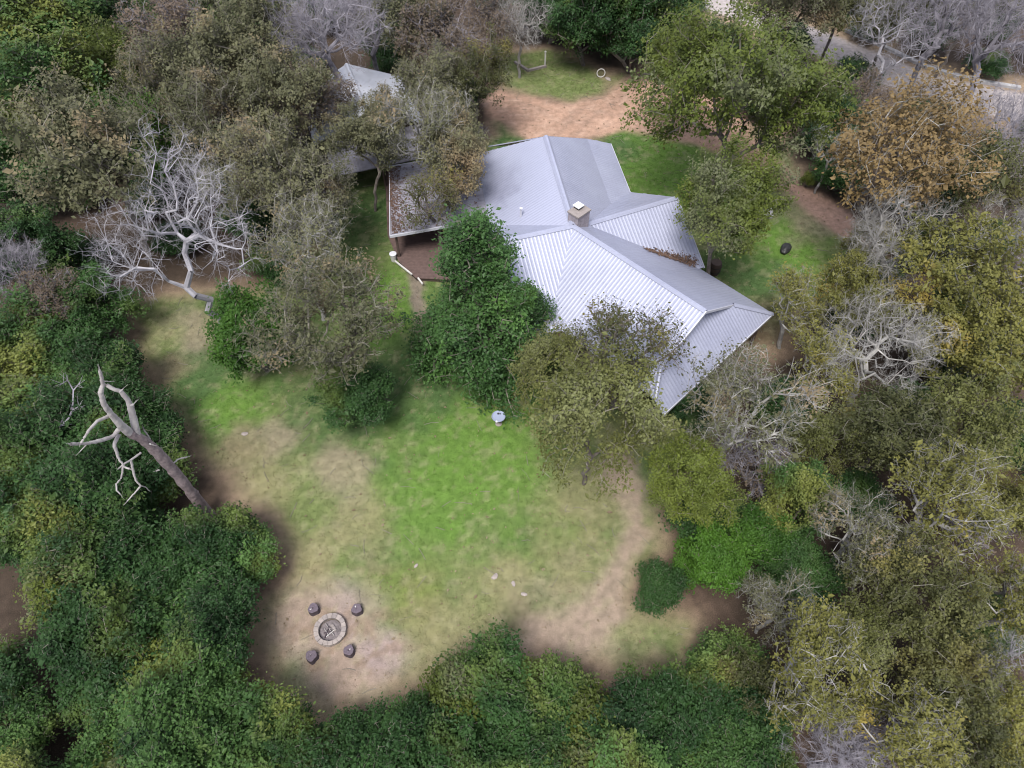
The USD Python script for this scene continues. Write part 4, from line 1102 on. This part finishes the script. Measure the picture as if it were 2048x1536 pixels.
for x, y in low:
    kind, lab = rt.choice((('dark_shrub', 'low dark green shrub'), ('dark_shrub', 'low dark green shrub'), ('twiggy_shrub', 'low brown twiggy shrub')))
    path, R, zc = protos[kind]
    s = rt.uniform(0.7, 1.15)
    nb = min(range(len(TREES)), key=lambda i: (placed[i][0] - x) ** 2 + (placed[i][1] - y) ** 2)
    lab = '%s under the %s' % (lab, TREES[nb][4].split(',')[0].split(' with ')[0].split(' standing ')[0].split(' cut ')[0])
    lab = lab if len(lab.split()) < 17 else lab.replace('low dark green shrub', 'low shrub').replace('low brown twiggy shrub', 'twiggy shrub')
    lab = lab if len(lab.split()) < 17 else ' '.join(lab.replace('shrub under the', 'shrub under').split()[:16])
    t = thing('shrub', lab, 'shrub', (x, y, 0), rt.uniform(0, 360), (s, s, s * rt.uniform(0.6, 1.0)), lab if len(lab) < 60 else 'low shrubs under the trees of the wood')
    t.GetReferences().AddInternalReference(path)
    t.SetInstanceable(True)
print('trees', len(TREES), 'thicket', len(spots), 'low', len(low))

# ------------------------------------------------------------------ the dead snag, drawn limb by limb
sb = at(388, 992, 2.2)


def up(u, v):
    """Height at which the upright plane through the snag, square to the view, is seen at (u, v)."""
    d = _F + (u - 1024) / FOC * np.array([1.0, 0, 0]) - (v - 768) / FOC * _U
    nrm = np.array([sb[0], sb[1], 0.0])
    nrm /= np.linalg.norm(nrm)
    k = (sb @ nrm) / (d @ nrm)
    return np.array([0, 0, CAM_H]) + k * d


rs = np.random.default_rng(77)
snag = thing('dead_tree', 'bare dead tree trunk with broken pale limbs standing out of the left thicket', 'dead tree', (0, 0, 0))


def limb(pts, r0, r1, name, m, depth=0.0, bend=0.0):
    P = []
    for i, (u, v) in enumerate(pts):
        q = up(u, v)
        t = i / max(1, len(pts) - 1)
        # pull the limb towards or away from the viewer along its line of sight
        q = q + (q - np.array([0, 0, CAM_H])) / np.linalg.norm(q - [0, 0, CAM_H]) * depth * t
        P.append(q)
    P = np.array(P)
    # resample with a little wander
    d = np.r_[0, np.cumsum(np.linalg.norm(np.diff(P, axis=0), axis=1))]
    n = max(5, int(d[-1] / 0.07))
    s = np.linspace(0, d[-1], n)
    Q = np.stack([np.interp(s, d, P[:, k]) for k in range(3)], 1)
    Q[1:-1] += rs.normal(0, 0.006, (n - 2, 3))
    r = np.interp(s, [0, d[-1]], [r0, r1]) * (1 + 0.4 * (meshkit.fbm(np.stack([s * 1.3, s * 0 + r0 * 50, s * 0], 1), 2, 3) - 0.5))
    par = np.arange(n) - 1
    ns_ = 14 if r0 > 0.12 else 8
    tg = np.gradient(Q, axis=0)
    tg /= np.linalg.norm(tg, axis=1, keepdims=True)
    e1 = np.cross(tg, [0.3, 0.9, 0.2])
    e1 /= np.linalg.norm(e1, axis=1, keepdims=True)
    e2 = np.cross(tg, e1)
    an = np.arange(ns_) * 2 * np.pi / ns_
    V = (Q[:, None] + r[:, None, None] * (np.cos(an)[None, :, None] * e1[:, None] + np.sin(an)[None, :, None] * e2[:, None])).reshape(-1, 3)
    F_ = np.array([[i * ns_ + j, i * ns_ + (j + 1) % ns_, (i + 1) * ns_ + (j + 1) % ns_] for i in range(n - 1) for j in range(ns_)] + [[i * ns_ + j, (i + 1) * ns_ + (j + 1) % ns_, (i + 1) * ns_ + j] for i in range(n - 1) for j in range(ns_)])
    near = np.linalg.norm(V[:, None, :] - Q[None], axis=2).argmin(1)
    k = meshkit.fbm(V * [8, 8, 2.5], 3, 6) - 0.5
    V = V + (V - Q[near]) * (0.55 * k)[:, None]
    for _ in range(4 if r1 > 0.04 else 2):
        e = Q[-1] + (Q[-1] - Q[-2]) / np.linalg.norm(Q[-1] - Q[-2]) * rs.uniform(0.1, 0.28) + rs.normal(0, r1 * 0.5, 3)
        o_ = Q[-1] + rs.normal(0, r1 * 0.45, 3)
        V2, F2 = tubes(np.array([o_ - (Q[-1] - Q[-2]) * 0.3, e]), np.array([-1, 0]), np.array([r1 * 0.5, 0.006]), lambda r: 4)
        V, F_ = np.concatenate([V, V2]), np.concatenate([F_, F2 + len(V)])
    obj(name, (V, F_), m, snag, smooth=60)


trunk_base = np.array([sb[0], sb[1], 0])
obj('stem_foot', bar(trunk_base - [0, 0, 0.1], up(388, 992) + [0, 0, 0.05], 0.34, 0.27, 10), M_dead_trunk, snag, smooth=70)
limb([(388, 992), (355, 950), (315, 905), (285, 878), (258, 865)], 0.27, 0.2, 'trunk', M_dead_trunk)
limb([(258, 865), (243, 852), (222, 828), (207, 808), (201, 785), (206, 768), (199, 740)], 0.17, 0.055, 'limb', M_dead, -0.8)
limb([(275, 875), (268, 840), (262, 815), (255, 800), (242, 783), (225, 777), (213, 770)], 0.16, 0.07, 'limb', M_dead, 0.8)
limb([(245, 852), (225, 873), (205, 880), (175, 887), (141, 888)], 0.09, 0.06, 'limb', M_dead, -1.0)
limb([(221, 830), (195, 842), (178, 860), (162, 886)], 0.075, 0.045, 'limb', M_dead, -1.2)
limb([(238, 868), (228, 890), (238, 918), (250, 935), (260, 938)], 0.075, 0.04, 'limb', M_dead, -1.2)
limb([(282, 905), (262, 920), (248, 928), (236, 938)], 0.06, 0.03, 'limb', M_dead, -0.6)
limb([(247, 930), (243, 955), (233, 968), (233, 980), (240, 988)], 0.05, 0.03, 'limb', M_dead, -0.8)
limb([(262, 920), (267, 945), (272, 962), (282, 972), (270, 985), (254, 1003)], 0.055, 0.03, 'limb', M_dead, -1.0)
limb([(282, 972), (292, 974), (298, 981)], 0.035, 0.02, 'limb', M_dead, 0.2)
limb([(305, 895), (298, 875), (287, 858)], 0.055, 0.03, 'limb', M_dead, 0.3)
limb([(283, 885), (302, 888)], 0.06, 0.04, 'limb', M_dead, -0.3)
limb([(340, 930), (358, 918), (374, 914)], 0.05, 0.035, 'limb', M_dead, 0.3)
limb([(204, 763), (222, 763)], 0.03, 0.018, 'broken_spur', M_dead, 0.1)
limb([(240, 785), (246, 778)], 0.05, 0.03, 'broken_spur', M_dead, 0.0)
limb([(262, 812), (267, 808)], 0.07, 0.05, 'broken_spur', M_dead, 0.0)
limb([(175, 887), (160, 903)], 0.035, 0.018, 'broken_spur', M_dead, -0.2)
limb([(315, 905), (320, 897)], 0.05, 0.03, 'broken_spur', M_dead, 0.0)
limb([(318, 940), (312, 942)], 0.05, 0.03, 'broken_spur', M_dead, 0.0)
# a thin dead bush left of it
db = at(112, 905, 1.2)
rng = np.random.default_rng(9)
ds = thing('dead_bush', 'thin grey dead bush with crooked twigs, left of the dead tree', 'bush', (db[0], db[1], 0))
T = np.array([at(u, v, z) - db + [0, 0, 1.2] for u, v, z in ((160, 812, 4.6), (145, 820, 4.4), (155, 848, 3.8), (125, 850, 4.2), (95, 865, 3.8), (118, 885, 3.2), (135, 760, 5.2), (160, 765, 5.0), (120, 770, 5.0), (98, 900, 2.6), (110, 905, 2.4))])
pos, par, rad, ends = grow(rng, T, 1.2, 0.2, gnarl=0.14, tip=0.024, step=0.4)
obj('stems', tubes(pos, par, rad, sides), M_lav, ds)
P, pr, r = side_twigs(rng, pos, par, ends, 6, 0.5, 0.014)
obj('twigs', tubes(P, pr, r, lambda r: 3), M_lav, ds)

# ------------------------------------------------------------------ fallen leaves on the grass
rl = np.random.default_rng(44)
pts = []
for P, n in ((lawn_poly, 2600), (upper_lawn_poly, 250), (drive_poly, 300)):
    b = P.bounds
    x, y = rl.uniform(b[0], b[2], n * 4), rl.uniform(b[1], b[3], n * 4)
    k = shapely.contains_xy(P, x, y)
    pts.append(np.stack([x[k], y[k]], 1)[:n])
pts = np.concatenate(pts)
C_ = np.concatenate([pts, np.full((len(pts), 1), 0.04)], 1)
M_fallen = leaf_mat('fallen_leaves', (0.14, 0.1, 0.06), (0.36, 0.3, 0.2), (0.6, 0.55, 0.4), scale=3.0)
obj('fallen_leaves', leaves(C_, rl, 0.05, 3.0), M_fallen, kind='stuff', label='pale fallen leaves scattered over the lawn and the drive', cat='leaves')

# ------------------------------------------------------------------ grass tufts
M_grass = usdkit.material(stage, '/World/Looks/grass_blades', {
    't': ('attribute', {'attribute': 'tint'}), 'g': ('geometry', {}),
    'r': ('rgb_ramp', {'ramp': [(0.0, (0.9, 0.9, 0.88)), (0.7, (1.4, 1.4, 1.25)), (1.0, (2.1, 2.05, 1.75))]}),
    'm': ('mix', {'mix_type': 'multiply', 'fac': 1.0}), 'p': ('diffuse_bsdf', {}), 'tr': ('translucent_bsdf', {}), 'x': ('mix_closure', {'fac': 0.3})},
    [('g.random_per_island', 'r.fac'), ('t.color', 'm.color1'), ('r.color', 'm.color2'), ('m.color', 'p.color'), ('m.color', 'tr.color'), ('p.BSDF', 'x.closure1'), ('tr.BSDF', 'x.closure2')], surface='x.closure')
rg = np.random.default_rng(88)
for P, n in ((lawn_poly, 62000), (upper_lawn_poly, 5000)):
    b = P.bounds
    x, y = rg.uniform(b[0], b[2], n * 3), rg.uniform(b[1], b[3], n * 3)
    k = shapely.contains_xy(P, x, y)
    x, y = x[k][:n], y[k][:n]
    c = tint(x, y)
    green = np.clip((c[:, 1] / np.maximum(c[:, 0], 1e-3) - 0.72) / 0.4, 0.05, 1)
    k = rg.random(len(x)) < green * (0.4 + 0.9 * meshkit.noise(np.stack([x * 2.2, y * 2.2, x * 0], 1), 5))
    x, y, c = x[k], y[k], c[k]
    m = 4
    X, Y, Cc = np.repeat(x, m), np.repeat(y, m), np.repeat(c, m, 0)
    a = rg.uniform(0, 6.283, len(X))
    L, w = rg.uniform(0.035, 0.085, len(X)), rg.uniform(0.010, 0.022, len(X))
    X, Y = X + rg.normal(0, 0.05, len(X)), Y + rg.normal(0, 0.05, len(X))
    dx, dy, lean = np.cos(a), np.sin(a), rg.uniform(0.3, 1.0, len(X))
    v = np.stack([np.stack([X - dy * w, Y + dx * w, X * 0], 1), np.stack([X + dy * w, Y - dx * w, X * 0], 1), np.stack([X + dx * L * lean, Y + dy * L * lean, L * 0.7 + 0.004], 1)], 1).reshape(-1, 3)
    obj('grass', (v, np.arange(len(v)).reshape(-1, 3)), M_grass, tint=np.repeat(Cc, 3, 0), kind='stuff', label='short grass tufts of the %s' % ('big lawn round the house' if n > 9000 else 'small lawn beyond the drive'), cat='grass')
# fallen twigs on the ground
n = 700
parts = []
for P, m in ((lawn_poly, 420), (drive_poly, 60), (upper_lawn_poly, 40)):
    b = P.bounds
    x, y = rg.uniform(b[0], b[2], m * 4), rg.uniform(b[1], b[3], m * 4)
    k = shapely.contains_xy(P, x, y)
    parts.append(np.stack([x[k], y[k]], 1)[:m])
c = np.concatenate(parts)
m = len(c)
a, L = rg.uniform(0, 6.28, m), rg.uniform(0.1, 0.45, m)
Pp = np.zeros((3 * m, 3))
d = np.stack([np.cos(a), np.sin(a)], 1) * L[:, None]
Pp[0::3, :2], Pp[1::3, :2], Pp[2::3, :2] = c - d, c + rg.normal(0, 0.04, (m, 2)), c + d
Pp[:, 2] = 0.035
pr = np.arange(3 * m) - 1
pr[0::3] = -1
obj('fallen_twigs', tubes(Pp, pr, np.repeat(rg.uniform(0.006, 0.016, m), 3), lambda r: 4), M_twig, kind='stuff', label='thin fallen twigs scattered over the lawn and the drive', cat='twigs')
